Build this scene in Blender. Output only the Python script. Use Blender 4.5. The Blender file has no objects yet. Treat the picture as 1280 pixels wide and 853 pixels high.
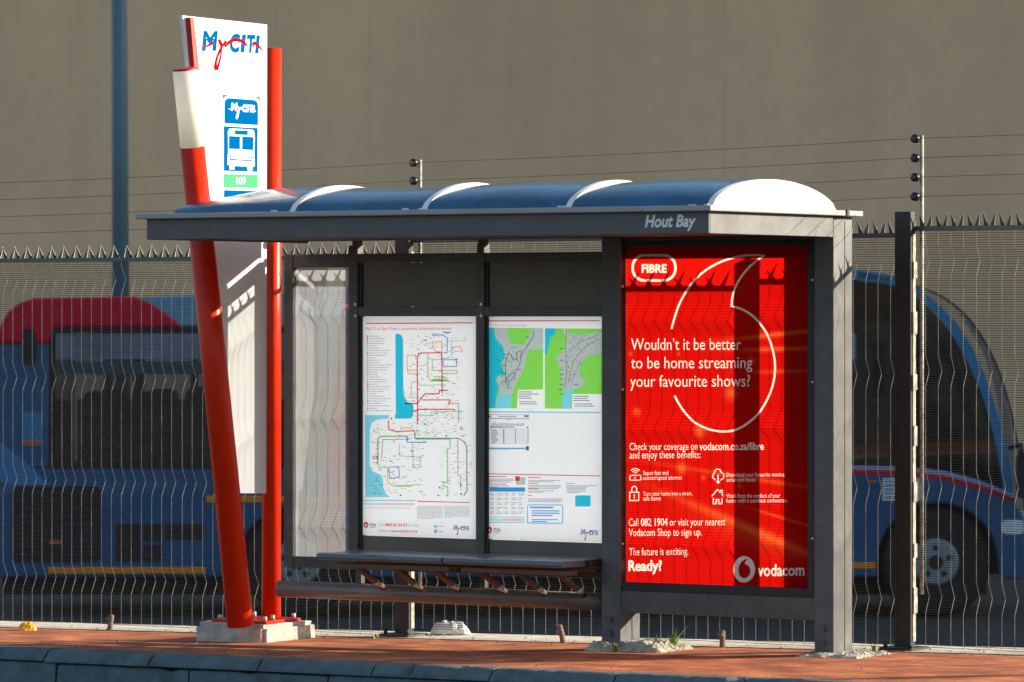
import bpy, bmesh, math, random
from mathutils import Vector, Matrix
from mathutils.geometry import delaunay_2d_cdt
random.seed(7)
SC = bpy.context.scene
COL = SC.collection
R = math.radians

# ------------------------------------------------------------------ camera, sky, sun, exposure
TH = R(33); FPX = 5700.0; HY = 395.0
cs, cc = math.sin(TH), math.cos(TH)
CAM = Vector((11.693, -21.124, 1.8))
cam = bpy.data.cameras.new('camera')
cam.lens = 36 * FPX / 1280; cam.sensor_width = 36; cam.shift_y = -(426.5 - HY) / 1280
cam.clip_start = 0.5; cam.clip_end = 3000
cam.dof.use_dof = True; cam.dof.focus_distance = 25.3; cam.dof.aperture_fstop = 4.0
camo = bpy.data.objects.new('camera', cam); COL.objects.link(camo)
camo.location = CAM; camo.rotation_euler = (R(90), 0, TH)
SC.camera = camo

SUN = Vector((1.25, 1.0, 0.50)).normalized()          # towards the sun
EL = math.asin(SUN.z); AZ = math.atan2(SUN.x, SUN.y)
world = bpy.data.worlds.new('World'); SC.world = world; world.use_nodes = True
wn = world.node_tree.nodes; wl = world.node_tree.links
sky = wn.new('ShaderNodeTexSky'); sky.sky_type = 'NISHITA'; sky.sun_disc = False
sky.sun_elevation = EL; sky.sun_rotation = AZ; sky.air_density = 1.0; sky.dust_density = 1.6
bg = wn['Background']; bg.inputs['Strength'].default_value = 0.085
wl.new(sky.outputs[0], bg.inputs['Color'])
sl = bpy.data.lights.new('sun', 'SUN'); sl.energy = 5.0; sl.angle = R(0.4); sl.color = (1.0, 0.88, 0.70)
so = bpy.data.objects.new('sun', sl); COL.objects.link(so)
so.location = (30, 30, 30); so.rotation_euler = SUN.to_track_quat('Z', 'Y').to_euler()
SC.view_settings.view_transform = 'Standard'; SC.view_settings.look = 'None'
SC.view_settings.exposure = 1.3; SC.view_settings.gamma = 1.0
SC.cycles.use_denoising = True
SC.cycles.max_bounces = 10; SC.cycles.transparent_max_bounces = 24; SC.cycles.diffuse_bounces = 5

G = 0.016
def zg(x): return G * max(-14, min(14, x))

# ------------------------------------------------------------------ measuring helpers
def pix(px, py, ax, v):
    a = (px - 640) / FPX; b = -(py - HY) / FPX
    D = (-cs + cc * a, cc + cs * a, b)
    t = (v - CAM[ax]) / D[ax]
    return Vector((CAM[0] + t * D[0], CAM[1] + t * D[1], CAM[2] + t * D[2]))

# ------------------------------------------------------------------ materials
def mat(name, col, rough=0.5, metal=0.0, var=0.0, scale=6.0, bump=0.0, bscale=40.0, stretch=(1, 1, 1), spec=0.5, coat=0.0, col2=None, dust=0.0):
    m = bpy.data.materials.new(name); m.use_nodes = True
    nt = m.node_tree; p = nt.nodes['Principled BSDF']
    p.inputs['Base Color'].default_value = (*col, 1); p.inputs['Roughness'].default_value = rough
    p.inputs['Metallic'].default_value = metal; p.inputs['Specular IOR Level'].default_value = spec
    p.inputs['Coat Weight'].default_value = coat
    if var or bump or col2:
        tc = nt.nodes.new('ShaderNodeTexCoord'); mp = nt.nodes.new('ShaderNodeMapping')
        mp.inputs['Scale'].default_value = stretch
        nt.links.new(tc.outputs['Object'], mp.inputs[0])
        if var or col2:
            n = nt.nodes.new('ShaderNodeTexNoise'); n.inputs['Scale'].default_value = scale; n.inputs['Detail'].default_value = 6
            n.inputs['Roughness'].default_value = 0.65
            nt.links.new(mp.outputs[0], n.inputs['Vector'])
            r = nt.nodes.new('ShaderNodeValToRGB')
            a, b = (1 - var), (1 + var)
            c2 = col2 or tuple(min(1, c * b) for c in col)
            c1 = col if col2 else tuple(c * a for c in col)
            r.color_ramp.elements[0].color = (*c1, 1); r.color_ramp.elements[1].color = (*c2, 1)
            r.color_ramp.elements[0].position = 0.32; r.color_ramp.elements[1].position = 0.68
            nt.links.new(n.outputs[0], r.inputs[0]); nt.links.new(r.outputs[0], p.inputs['Base Color'])
            if dust:
                n3 = nt.nodes.new('ShaderNodeTexNoise'); n3.inputs['Scale'].default_value = 9; n3.inputs['Detail'].default_value = 9; n3.inputs['Roughness'].default_value = 0.75
                nt.links.new(tc.outputs['Object'], n3.inputs['Vector'])
                r3 = nt.nodes.new('ShaderNodeMapRange'); r3.inputs[1].default_value = 0.52; r3.inputs[2].default_value = 0.72; r3.inputs[4].default_value = dust
                nt.links.new(n3.outputs[0], r3.inputs[0])
                x3 = nt.nodes.new('ShaderNodeMix'); x3.data_type = 'RGBA'; x3.inputs[7].default_value = (0.30, 0.26, 0.21, 1)
                nt.links.new(r3.outputs[0], x3.inputs[0]); nt.links.new(r.outputs[0], x3.inputs[6]); nt.links.new(x3.outputs[2], p.inputs['Base Color'])
            mr = nt.nodes.new('ShaderNodeMapRange'); mr.inputs[3].default_value = max(0.02, rough - 0.1); mr.inputs[4].default_value = min(1, rough + 0.12)
            nt.links.new(n.outputs[0], mr.inputs[0]); nt.links.new(mr.outputs[0], p.inputs['Roughness'])
        if bump:
            n2 = nt.nodes.new('ShaderNodeTexNoise'); n2.inputs['Scale'].default_value = bscale; n2.inputs['Detail'].default_value = 5
            nt.links.new(mp.outputs[0], n2.inputs['Vector'])
            bp = nt.nodes.new('ShaderNodeBump'); bp.inputs['Strength'].default_value = bump; bp.inputs['Distance'].default_value = 0.02
            nt.links.new(n2.outputs[0], bp.inputs['Height']); nt.links.new(bp.outputs[0], p.inputs['Normal'])
    return m

def sheet_mat(name, col, tcol, mix):
    """thin printed sheet: part diffuse, part translucent"""
    m = bpy.data.materials.new(name); m.use_nodes = True
    nt = m.node_tree; nt.nodes.clear()
    o = nt.nodes.new('ShaderNodeOutputMaterial'); d = nt.nodes.new('ShaderNodeBsdfDiffuse'); t = nt.nodes.new('ShaderNodeBsdfTranslucent')
    x = nt.nodes.new('ShaderNodeMixShader'); x.inputs[0].default_value = mix
    d.inputs[0].default_value = (*col, 1); t.inputs[0].default_value = (*tcol, 1)
    nt.links.new(d.outputs[0], x.inputs[1]); nt.links.new(t.outputs[0], x.inputs[2]); nt.links.new(x.outputs[0], o.inputs[0])
    return m

def ink(name, col):
    """ink film: lets the paper under it show through, tinted"""
    m = bpy.data.materials.new(name); m.use_nodes = True
    nt = m.node_tree; nt.nodes.clear()
    o = nt.nodes.new('ShaderNodeOutputMaterial'); t = nt.nodes.new('ShaderNodeBsdfTransparent'); t.inputs[0].default_value = (*col, 1)
    nt.links.new(t.outputs[0], o.inputs[0])
    return m

def glass_mat(name, tint, gloss, haze=0.0, hcol=(1, 1, 1), rough=0.02):
    m = bpy.data.materials.new(name); m.use_nodes = True
    nt = m.node_tree; nt.nodes.clear(); L = nt.links
    o = nt.nodes.new('ShaderNodeOutputMaterial'); t = nt.nodes.new('ShaderNodeBsdfTransparent'); t.inputs[0].default_value = (*tint, 1)
    last = t.outputs[0]
    if haze:
        h = nt.nodes.new('ShaderNodeBsdfTranslucent'); h.inputs[0].default_value = (*hcol, 1)
        d = nt.nodes.new('ShaderNodeBsdfDiffuse'); d.inputs[0].default_value = (*hcol, 1)
        a = nt.nodes.new('ShaderNodeMixShader'); a.inputs[0].default_value = 0.2
        L.new(h.outputs[0], a.inputs[1]); L.new(d.outputs[0], a.inputs[2])
        x = nt.nodes.new('ShaderNodeMixShader'); x.inputs[0].default_value = haze
        L.new(last, x.inputs[1]); L.new(a.outputs[0], x.inputs[2]); last = x.outputs[0]
    g = nt.nodes.new('ShaderNodeBsdfGlossy'); g.inputs['Roughness'].default_value = rough
    lw = nt.nodes.new('ShaderNodeLayerWeight'); lw.inputs[0].default_value = 0.5
    pw = nt.nodes.new('ShaderNodeMath'); pw.operation = 'POWER'; pw.inputs[1].default_value = 4.0; L.new(lw.outputs['Facing'], pw.inputs[0])
    mu = nt.nodes.new('ShaderNodeMath'); mu.operation = 'MULTIPLY_ADD'; mu.inputs[1].default_value = 0.85; mu.inputs[2].default_value = gloss
    L.new(pw.outputs[0], mu.inputs[0])
    x = nt.nodes.new('ShaderNodeMixShader'); L.new(mu.outputs[0], x.inputs[0]); L.new(last, x.inputs[1]); L.new(g.outputs[0], x.inputs[2])
    L.new(x.outputs[0], o.inputs[0])
    return m

M = {}
M['cream'] = sheet_mat('cream_lamp_cover', (0.80, 0.785, 0.735), (0.9, 0.88, 0.82), 0.42)
M['frame'] = mat('grey_frame_paint', (0.072, 0.072, 0.073), 0.42, 0, 0.28, 5, 0.05, 60, dust=0.22)
M['post'] = mat('grey_post_paint', (0.092, 0.098, 0.104), 0.5, 0, 0.25, 5, 0.04, 50, dust=0.22)
M['fascia'] = mat('slate_fascia_paint', (0.085, 0.087, 0.095), 0.4, 0, 0.18, 3, dust=0.2)
M['gutter'] = mat('gutter_grey', (0.34, 0.34, 0.34), 0.35, 0, 0.1, 5)
M['under'] = mat('dark_soffit', (0.05, 0.045, 0.04), 0.7, 0, 0.2, 4)
M['gasket'] = mat('black_gasket', (0.012, 0.012, 0.013), 0.5)
M['panel'] = mat('grey_panel', (0.125, 0.112, 0.095), 0.45, 0, 0.22, 2.5, 0.03, 90)
M['vault'] = mat('blue_roof_sheet', (0.006, 0.10, 0.20), 0.22, 0, 0.3, 2.6, 0.03, 4, spec=0.75, coat=0.3, dust=0.25)
M['gable'] = mat('white_roof_end', (0.86, 0.86, 0.84), 0.4)
M['bench'] = mat('dark_blue_bench_paint', (0.10, 0.14, 0.17), 0.3, 0, 0.18, 12, spec=0.6)
M['rail'] = mat('brown_grey_rail', (0.15, 0.12, 0.11), 0.35, 0, 0.15, 8)
M['brown'] = mat('brown_bracket', (0.14, 0.08, 0.055), 0.5, 0, 0.2, 14)
M['bolt'] = mat('zinc_bolt', (0.6, 0.58, 0.54), 0.35, 0.4)
M['red'] = mat('red_pole_paint', (0.70, 0.026, 0.003), 0.34, 0, 0.10, 3.5, 0.04, 30, spec=0.25, dust=0.10)
M['redfin'] = mat('dark_red_fin', (0.45, 0.012, 0.016), 0.4)

M['white'] = mat('white_sign_face', (0.82, 0.82, 0.82), 0.38, 0, 0.03, 5, spec=0.0)
M['sblue'] = mat('sign_blue', (0.0, 0.085, 0.26), 0.4, spec=0.0)
M['sgreen'] = mat('sign_green', (0.06, 0.30, 0.15), 0.4, spec=0.0)
M['steal'] = mat('sign_teal', (0.04, 0.12, 0.16), 0.4, spec=0.0)
M['lred'] = mat('logo_red', (0.30, 0.003, 0.005), 0.4, spec=0.0)
M['conc'] = mat('pale_concrete', (0.5, 0.48, 0.43), 0.9, 0, 0.28, 14, 0.5, 70)
M['kerb'] = mat('kerb_concrete', (0.10, 0.15, 0.165), 0.9, 0, 0.3, 7, 0.4, 60)
M['strip'] = mat('edging_concrete', (0.55, 0.51, 0.43), 0.9, 0, 0.25, 9, 0.3, 60)
M['mortar'] = mat('rough_mortar', (0.42, 0.38, 0.31), 0.95, 0, 0.5, 12, 0.8, 50)
M['wire'] = mat('mesh_wire_painted_shade', (0.022, 0.024, 0.025), 0.5, 0.0)  # level wires coloured near black for their shaded fronts
M['wirev'] = mat('upright_wire_painted_sun', (0.42, 0.40, 0.34), 0.5, 0.1, 0.5, 9)  # same steel coloured pale for the sunlit sides of the uprights
M['fpost'] = mat('black_fence_post', (0.015, 0.017, 0.018), 0.5, 0, 0.3, 12)
M['zinc'] = mat('galvanised_pole', (0.34, 0.32, 0.27), 0.55, 0.2, 0.5, 25)
M['insul'] = mat('black_insulator', (0.008, 0.008, 0.01), 0.25)
M['ewire'] = mat('electric_wire', (0.16, 0.12, 0.09), 0.5, 0.3)
M['lamp'] = mat('blue_grey_steel', (0.09, 0.17, 0.23), 0.5, 0, 0.12, 6)
m_ = mat('plaster_wall', (0.90, 0.60, 0.35), 0.92, spec=0.2); nt = m_.node_tree; L = nt.links; M['wall'] = m_
tcw = nt.nodes.new('ShaderNodeTexCoord'); cur = None
for sx_, sz_, lo, hi, det in ((0.22, 0.12, 0.82, 1.12, 6), (2.2, 0.05, 0.968, 1.022, 4), (3, 3, 0.96, 1.03, 8)):
    mp_ = nt.nodes.new('ShaderNodeMapping'); mp_.inputs['Scale'].default_value = (sx_, 1, sz_); L.new(tcw.outputs['Object'], mp_.inputs[0])
    nz = nt.nodes.new('ShaderNodeTexNoise'); nz.inputs['Scale'].default_value = 1; nz.inputs['Detail'].default_value = det; L.new(mp_.outputs[0], nz.inputs['Vector'])
    mr_ = nt.nodes.new('ShaderNodeMapRange'); mr_.inputs[1].default_value = 0.3; mr_.inputs[2].default_value = 0.7; mr_.inputs[3].default_value = lo; mr_.inputs[4].default_value = hi; L.new(nz.outputs[0], mr_.inputs[0])
    if cur is None: cur = mr_.outputs[0]
    else:
        mm_ = nt.nodes.new('ShaderNodeMath'); mm_.operation = 'MULTIPLY'; L.new(cur, mm_.inputs[0]); L.new(mr_.outputs[0], mm_.inputs[1]); cur = mm_.outputs[0]
vm = nt.nodes.new('ShaderNodeVectorMath'); vm.operation = 'SCALE'; vm.inputs[0].default_value = (0.90, 0.60, 0.35); L.new(cur, vm.inputs['Scale']); L.new(vm.outputs[0], nt.nodes['Principled BSDF'].inputs['Base Color'])
M['bblue'] = mat('bus_blue', (0.001, 0.085, 0.225), 0.3, 0, 0.06, 2, coat=0.4)
M['bred'] = mat('bus_red', (0.55, 0.004, 0.03), 0.4, spec=0.2)
M['bsky'] = mat('bus_roof_blue', (0.12, 0.30, 0.46), 0.35)
M['barc'] = mat('bus_arc_blue', (0.015, 0.20, 0.42), 0.3, coat=0.4)
M['blav'] = mat('bus_lavender', (0.30, 0.33, 0.55), 0.4)
M['bblack'] = mat('bus_black', (0.006, 0.006, 0.008), 0.45)
M['tyre'] = mat('tyre_rubber', (0.012, 0.012, 0.013), 0.8)
M['rim'] = mat('steel_rim', (0.22, 0.30, 0.34), 0.4, 0.3)
M['amber'] = mat('amber_strip', (0.75, 0.27, 0.01), 0.35)
M['seat'] = mat('bus_seat', (0.03, 0.03, 0.04), 0.7)
M['beige'] = mat('bus_beige', (0.5, 0.42, 0.3), 0.6)
M['teal'] = mat('bus_teal_panel', (0.02, 0.2, 0.27), 0.5)
M['sticker'] = mat('white_sticker', (0.6, 0.68, 0.75), 0.5)
M['yellow'] = mat('yellow_plastic', (0.85, 0.40, 0.015), 0.35)
M['bag'] = mat('white_plastic_bag', (0.75, 0.77, 0.76), 0.3, 0, 0.1, 20, 0.3, 30)
M['peg'] = mat('weathered_peg', (0.16, 0.13, 0.10), 0.8, 0, 0.3, 40)
M['leaf'] = mat('weed_green', (0.14, 0.26, 0.03), 0.5, 0, 0.3, 20)
M['asphalt'] = mat('asphalt', (0.05, 0.052, 0.055), 0.85, 0, 0.3, 3, 0.3, 80)
M['yard'] = mat('yard_asphalt', (0.032, 0.050, 0.050), 0.85, 0, 0.35, 0.6, 0.2, 60)
M['busglass'] = glass_mat('bus_glass', (0.52, 0.56, 0.60), 0.10)
M['cabglass'] = glass_mat('bus_cab_glass', (0.20, 0.23, 0.26), 0.07)
M['screen'] = glass_mat('windscreen_glass', (0.75, 0.77, 0.77), 0.03)
M['etched'] = glass_mat('etched_glass', (0.80, 0.84, 0.88), 0.22, 0.31, (0.88, 0.94, 1.0), 0.012)
M['cover'] = glass_mat('cover_glass', (0.96, 0.97, 0.98), 0.0)

# ------------------------------------------------------------------ mesh collecting
class B:
    def __init__(s): s.bm = bmesh.new()
    def box(s, x0, x1, y0, y1, z0, z1):
        v = [s.bm.verts.new(p) for p in ((x0,y0,z0),(x1,y0,z0),(x1,y1,z0),(x0,y1,z0),(x0,y0,z1),(x1,y0,z1),(x1,y1,z1),(x0,y1,z1))]
        for f in ((0,3,2,1),(4,5,6,7),(0,1,5,4),(1,2,6,5),(2,3,7,6),(3,0,4,7)): s.bm.faces.new([v[i] for i in f])
        return s
    def tube(s, pts, r, n=16, cap=True, smooth=True):
        pts = [Vector(p) for p in pts]; rings = []
        for i, p in enumerate(pts):
            a = pts[max(0, i-1)]; b = pts[min(len(pts)-1, i+1)]
            t = (b - a).normalized(); up = Vector((0,0,1)) if abs(t.z) < 0.9 else Vector((1,0,0))
            e = t.cross(up).normalized(); f = t.cross(e)
            rr = r[i] if isinstance(r, (list, tuple)) else r
            rings.append([s.bm.verts.new(p + (e*math.cos(k*2*math.pi/n) + f*math.sin(k*2*math.pi/n))*rr) for k in range(n)])
        for a, b in zip(rings, rings[1:]):
            for k in range(n):
                fc = s.bm.faces.new((a[k], a[(k+1)%n], b[(k+1)%n], b[k])); fc.smooth = smooth
        if cap: s.bm.faces.new(rings[0][::-1]); s.bm.faces.new(rings[-1])
        return s
    def prism(s, poly, fn, a, b):
        """poly of 2D points; fn(u, v, w) -> 3D; extruded w from a to b"""
        v0 = [s.bm.verts.new(fn(u, v, a)) for u, v in poly]; v1 = [s.bm.verts.new(fn(u, v, b)) for u, v in poly]
        n = len(poly)
        s.bm.faces.new(v0); s.bm.faces.new(v1[::-1])
        for k in range(n): s.bm.faces.new((v0[k], v1[k], v1[(k+1)%n], v0[(k+1)%n]))
        return s
    def tris(s, verts, faces):
        v = [s.bm.verts.new(p) for p in verts]
        for f in faces:
            try: s.bm.faces.new([v[i] for i in f])
            except ValueError: pass
        return s
    def builds(s, name, material, parent=None, **k):
        left = set(s.bm.faces); out = []
        while left:
            st = [left.pop()]; isl = [st[0]]
            while st:
                f = st.pop()
                for v in f.verts:
                    for g in v.link_faces:
                        if g in left: left.discard(g); st.append(g); isl.append(g)
            n = B(); mp = {}
            for f in isl:
                for v in f.verts:
                    if v not in mp: mp[v] = n.bm.verts.new(v.co)
                nf = n.bm.faces.new([mp[v] for v in f.verts]); nf.smooth = f.smooth
            out.append(n.build(name, material, parent, **k))
        s.bm.free(); return out
    def build(s, name, material, parent=None, bevel=0.0, local=False, smooth=False, seg=2, keepn=False):
        if not keepn: bmesh.ops.recalc_face_normals(s.bm, faces=s.bm.faces)
        me = bpy.data.meshes.new(name); s.bm.to_mesh(me); s.bm.free()
        o = bpy.data.objects.new(name, me); COL.objects.link(o)
        for mm in (material if isinstance(material, list) else [material]): me.materials.append(mm)
        if parent is not None:
            o.parent = parent
            if not local: o.matrix_parent_inverse = wmat(parent).inverted()
        if bevel:
            b = o.modifiers.new('bevel', 'BEVEL'); b.width = bevel; b.segments = seg; b.limit_method = 'ANGLE'; b.angle_limit = R(40)
        if smooth:
            for p in me.polygons: p.use_smooth = True
        return o
def wmat(o):
    m = Matrix.Translation(o.location) @ o.rotation_euler.to_matrix().to_4x4()
    if o.parent is not None: m = wmat(o.parent) @ o.matrix_parent_inverse @ m
    return m
def tag(o, label=None, cat=None, group=None, kind=None):
    if label: o['label'] = label
    if cat: o['category'] = cat
    if group: o['group'] = group
    if kind: o['kind'] = kind
    return o
def thing(name, loc, label, cat, rz=0, group=None):
    o = bpy.data.objects.new(name, None); COL.objects.link(o); o.location = loc; o.rotation_euler = (0, 0, rz)
    o.empty_display_size = 0.2
    return tag(o, label, cat, group)

# ------------------------------------------------------------------ flat lettering and shapes (2D loops)
def text_loops(s, x, y, width=None, cap=1.0, bold=0.0, shear=0.0, y_down=True):
    """outline loops of a line of lettering, left end x, baseline y, fitted to a width; units are the caller's"""
    cu = bpy.data.curves.new('t', 'FONT'); cu.body = s; cu.size = 1; cu.offset = bold; cu.shear = shear; cu.resolution_u = 3
    ob = bpy.data.objects.new('t', cu); COL.objects.link(ob)
    dg = bpy.context.evaluated_depsgraph_get(); me = ob.evaluated_get(dg).to_mesh()
    vs = [(v.co.x, v.co.y) for v in me.vertices]
    cnt = {}
    for p in me.polygons:
        vv = list(p.vertices)
        for a, b in zip(vv, vv[1:] + vv[:1]):
            k = (min(a, b), max(a, b)); cnt[k] = cnt.get(k, 0) + 1
    # weld by position first
    key = {}; idx = []
    for v in vs:
        k = (round(v[0], 5), round(v[1], 5)); idx.append(key.setdefault(k, len(key)))
    pos = list(key.keys()); cnt = {}
    for p in me.polygons:
        vv = [idx[i] for i in p.vertices]
        for a, b in zip(vv, vv[1:] + vv[:1]):
            if a == b: continue
            k = (min(a, b), max(a, b)); cnt[k] = cnt.get(k, 0) + 1
    adj = {}
    for (a, b), c in cnt.items():
        if c == 1: adj.setdefault(a, []).append(b); adj.setdefault(b, []).append(a)
    loops = []; used = set()
    for st in list(adj):
        if st in used: continue
        lp = [st]; used.add(st); cur = st
        while True:
            nx = [n for n in adj[cur] if n not in used]
            if not nx: break
            cur = nx[0]; used.add(cur); lp.append(cur)
        if len(lp) > 2: loops.append([pos[i] for i in lp])
    ob.evaluated_get(dg).to_mesh_clear()
    bpy.data.objects.remove(ob); bpy.data.curves.remove(cu)
    x0 = min(p[0] for l in loops for p in l); x1 = max(p[0] for l in loops for p in l)
    sy = cap / 0.727
    sx = width / (x1 - x0) if width else sy
    sg = -1 if y_down else 1
    return [[(x + (px_ - x0) * sx, y + sg * py_ * sy) for px_, py_ in l] for l in loops]

def stroke(pts, w, closed=False):
    """polyline with width -> loops (one ring, or two when closed)"""
    pts = [Vector(p) for p in pts]; n = len(pts); L = []; Rr = []
    for i, p in enumerate(pts):
        if closed: a, b = pts[i-1], pts[(i+1) % n]
        else: a, b = pts[max(0, i-1)], pts[min(n-1, i+1)]
        d1 = (p - a).normalized() if (p - a).length > 1e-9 else (b - p).normalized()
        d2 = (b - p).normalized() if (b - p).length > 1e-9 else d1
        t = (d1 + d2); t = t.normalized() if t.length > 1e-6 else d1
        nn = Vector((-t.y, t.x)); ww = (w[i] if isinstance(w, (list, tuple)) else w) / 2
        k = min(1.8, 1 / max(0.3, abs(nn.dot(Vector((-d1.y, d1.x))))))
        L.append(tuple(p + nn * ww * k)); Rr.append(tuple(p - nn * ww * k))
    return [L, Rr] if closed else [L + Rr[::-1]]

def smooth_path(pts, k=6):
    P = [Vector(p) for p in pts]; out = []
    for i in range(len(P) - 1):
        p0, p1, p2, p3 = P[max(0, i-1)], P[i], P[i+1], P[min(len(P)-1, i+2)]
        for j in range(k):
            t = j / k
            out.append(tuple(0.5 * ((2*p1) + (p2-p0)*t + (2*p0-5*p1+4*p2-p3)*t*t + (3*p1-p0-3*p2+p3)*t**3)))
    out.append(tuple(P[-1])); return out

def rrect(x0, x1, y0, y1, r, n=6):
    o = []
    for cx, cy, a in ((x1-r, y0+r, -90), (x1-r, y1-r, 0), (x0+r, y1-r, 90), (x0+r, y0+r, 180)):
        for k in range(n+1):
            t = R(a + 90*k/n); o.append((cx + r*math.cos(t), cy + r*math.sin(t)))
    return o
def oval(cx, cy, rx, ry=None, n=20): return [(cx + rx*math.cos(k*2*math.pi/n), cy + (ry or rx)*math.sin(k*2*math.pi/n)) for k in range(n)]
def rect(x0, x1, y0, y1): return [(x0, y0), (x1, y0), (x1, y1), (x0, y1)]

def cdt(loops):
    vs = []; es = []
    for l in loops:
        b = len(vs); vs += [Vector(p) for p in l]; es += [(b+i, b+(i+1) % len(l)) for i in range(len(l))]
    ov, oe, of, a, b, c = delaunay_2d_cdt(vs, es, [], 0, 1e-7)
    return [tuple(v) for v in ov], [tuple(f) for f in of]
def parity_faces(loops, vs, fs):
    """split triangles by even-odd rule -> (odd, even)"""
    import numpy as np
    A = np.array([p for l in loops for p in l], float)
    Bn = np.array([p for l in loops for p in (l[1:] + l[:1])], float)
    V = np.array(vs, float); T = np.array(fs); Cn = V[T].mean(1)
    odd = []; even = []
    for k, (cx, cy) in enumerate(Cn):
        y1 = A[:, 1]; y2 = Bn[:, 1]
        hit = (y1 > cy) != (y2 > cy)
        xs = A[hit, 0] + (cy - y1[hit]) / (y2[hit] - y1[hit]) * (Bn[hit, 0] - A[hit, 0])
        (odd if (xs > cx).sum() % 2 else even).append(fs[k])
    return odd, even
def fill(loops):
    vs, fs = cdt(loops); return vs, parity_faces(loops, vs, fs)[0]

class Flat:
    """flat artwork on a plane: design units -> 3D by fn(u, v, lift)"""
    def __init__(s, fn): s.fn = fn; s.n = 0; s.bs = {}
    def add(s, key, loops, lift=None):
        s.n += 1
        lf = 0.0012 + 0.00003 * s.n if lift is None else lift
        vs, fs = fill(loops)
        s.bs.setdefault(key, B()).tris([s.fn(u, v, lf) for u, v in vs], fs)
        return s
    def build(s, names, mats, parent):
        return [b.build(names.get(k, k), mats[k], parent) for k, b in s.bs.items()]

# ================================================================== SETTING
# ---- pavement, strip, kerb, road, yard
def kerb_y(x): return -1.47 - 0.105 * x
XS = [-60, -30, -14] + [-12 + 0.5*i for i in range(49)] + [14, 30, 60]
def sheet(name, m, ya, yb, za, zb, ny=1):
    b = B(); rows = []
    for j in range(ny+1):
        t = j / ny
        rows.append([b.bm.verts.new((x, ya(x)*(1-t) + yb(x)*t, za(x)*(1-t) + zb(x)*t)) for x in XS])
    for r0, r1 in zip(rows, rows[1:]):
        for i in range(len(XS)-1): b.bm.faces.new((r0[i], r0[i+1], r1[i+1], r1[i]))
    return tag(b.build(name, m), kind='structure')
# paver material
pm = bpy.data.materials.new('red_pavers'); pm.use_nodes = True
nt = pm.node_tree; L = nt.links; p = nt.nodes['Principled BSDF']; p.inputs['Roughness'].default_value = 0.85
tc = nt.nodes.new('ShaderNodeTexCoord'); br = nt.nodes.new('ShaderNodeTexBrick')
br.inputs['Scale'].default_value = 1.0; br.inputs['Brick Width'].default_value = 0.21; br.inputs['Row Height'].default_value = 0.105
br.inputs['Mortar Size'].default_value = 0.006; br.inputs['Bias'].default_value = 0.1
br.inputs['Color1'].default_value = (0.70, 0.215, 0.072, 1); br.inputs['Color2'].default_value = (0.40, 0.105, 0.04, 1); br.inputs['Mortar'].default_value = (0.20, 0.12, 0.07, 1)
L.new(tc.outputs['Object'], br.inputs['Vector'])
no = nt.nodes.new('ShaderNodeTexNoise'); no.inputs['Scale'].default_value = 3.5; no.inputs['Detail'].default_value = 8; L.new(tc.outputs['Object'], no.inputs['Vector'])
mx = nt.nodes.new('ShaderNodeMix'); mx.data_type = 'RGBA'; mx.blend_type = 'MULTIPLY'; mx.inputs[0].default_value = 1
rp = nt.nodes.new('ShaderNodeValToRGB'); rp.color_ramp.elements[0].color = (0.55, 0.5, 0.45, 1); rp.color_ramp.elements[1].color = (1.3, 1.25, 1.2, 1)
rp.color_ramp.elements[0].position = 0.3; rp.color_ramp.elements[1].position = 0.65
L.new(no.outputs[0], rp.inputs[0]); L.new(br.outputs['Color'], mx.inputs[6]); L.new(rp.outputs[0], mx.inputs[7]); L.new(mx.outputs[2], p.inputs['Base Color'])
bp = nt.nodes.new('ShaderNodeBump'); bp.inputs['Strength'].default_value = 0.5; bp.inputs['Distance'].default_value = 0.008; bp.invert = True
L.new(br.outputs['Fac'], bp.inputs['Height']); L.new(bp.outputs[0], p.inputs['Normal'])
sheet('pavement', pm, kerb_y, lambda x: 0.44, zg, zg, 6)
sheet('kerb_edging', M['strip'], lambda x: 0.44, lambda x: 0.95, lambda x: zg(x) + 0.004, lambda x: zg(x) + 0.004)
# kerb: a capping course of 0.8 m stones over a lower course of 1 m stones, with open joints and chipped edges
def kerb_course(name, prof, step, start, chip):
    b = B(); x = start; n = len(prof)
    while x < 13.5:
        e = step - 0.014 + random.uniform(-0.004, 0.004); dz = random.uniform(-0.004, 0.004); dy = random.uniform(-0.003, 0.003)
        rows = []
        for q_ in range(15):
            xx = x + e*q_/14; c_ = 0.010*max(0, random.gauss(-0.6, 1))**1.5 if 0 < q_ < 14 else 0.005
            rows.append([b.bm.verts.new((xx, kerb_y(xx) + q + dy + (c_ if i_ in chip else 0) + random.uniform(-0.0012, 0.0012), zg(xx) + w + dz - (c_*0.6 if i_ in chip else 0))) for i_, (q, w) in enumerate(prof)])
        b.bm.faces.new(rows[0]); b.bm.faces.new(rows[-1][::-1])
        for va, vb in zip(rows, rows[1:]):
            for k in range(n): b.bm.faces.new((va[k], vb[k], vb[(k+1) % n], va[(k+1) % n]))
        x += step
    return tag(b.build(name, M['kerb']), kind='structure')
kerb_course('kerb', [(0.0, 0.003), (-0.085, 0.003), (-0.10, -0.003), (-0.140, -0.050), (-0.142, -0.062), (-0.12, -0.068), (0.0, -0.068)], 0.8, -14.0, (1, 2, 3))
kerb_course('kerb_base', [(0.0, -0.074), (-0.125, -0.074), (-0.136, -0.082), (-0.160, -0.30), (0.0, -0.30)], 1.0, -14.3, (1, 2))
sheet('road', M['asphalt'], lambda x: -14.0, lambda x: kerb_y(x) - 0.02, lambda x: zg(x) - 0.23, lambda x: zg(x) - 0.225, 2)
b = B(); b.tris([(-500, -500, -0.55), (500, -500, -0.55), (500, -13.9, -0.55), (-500, -13.9, -0.55)], [(0, 1, 2, 3)])
tag(b.build('ground', M['yard']), kind='structure')
YZ = -0.85
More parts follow.
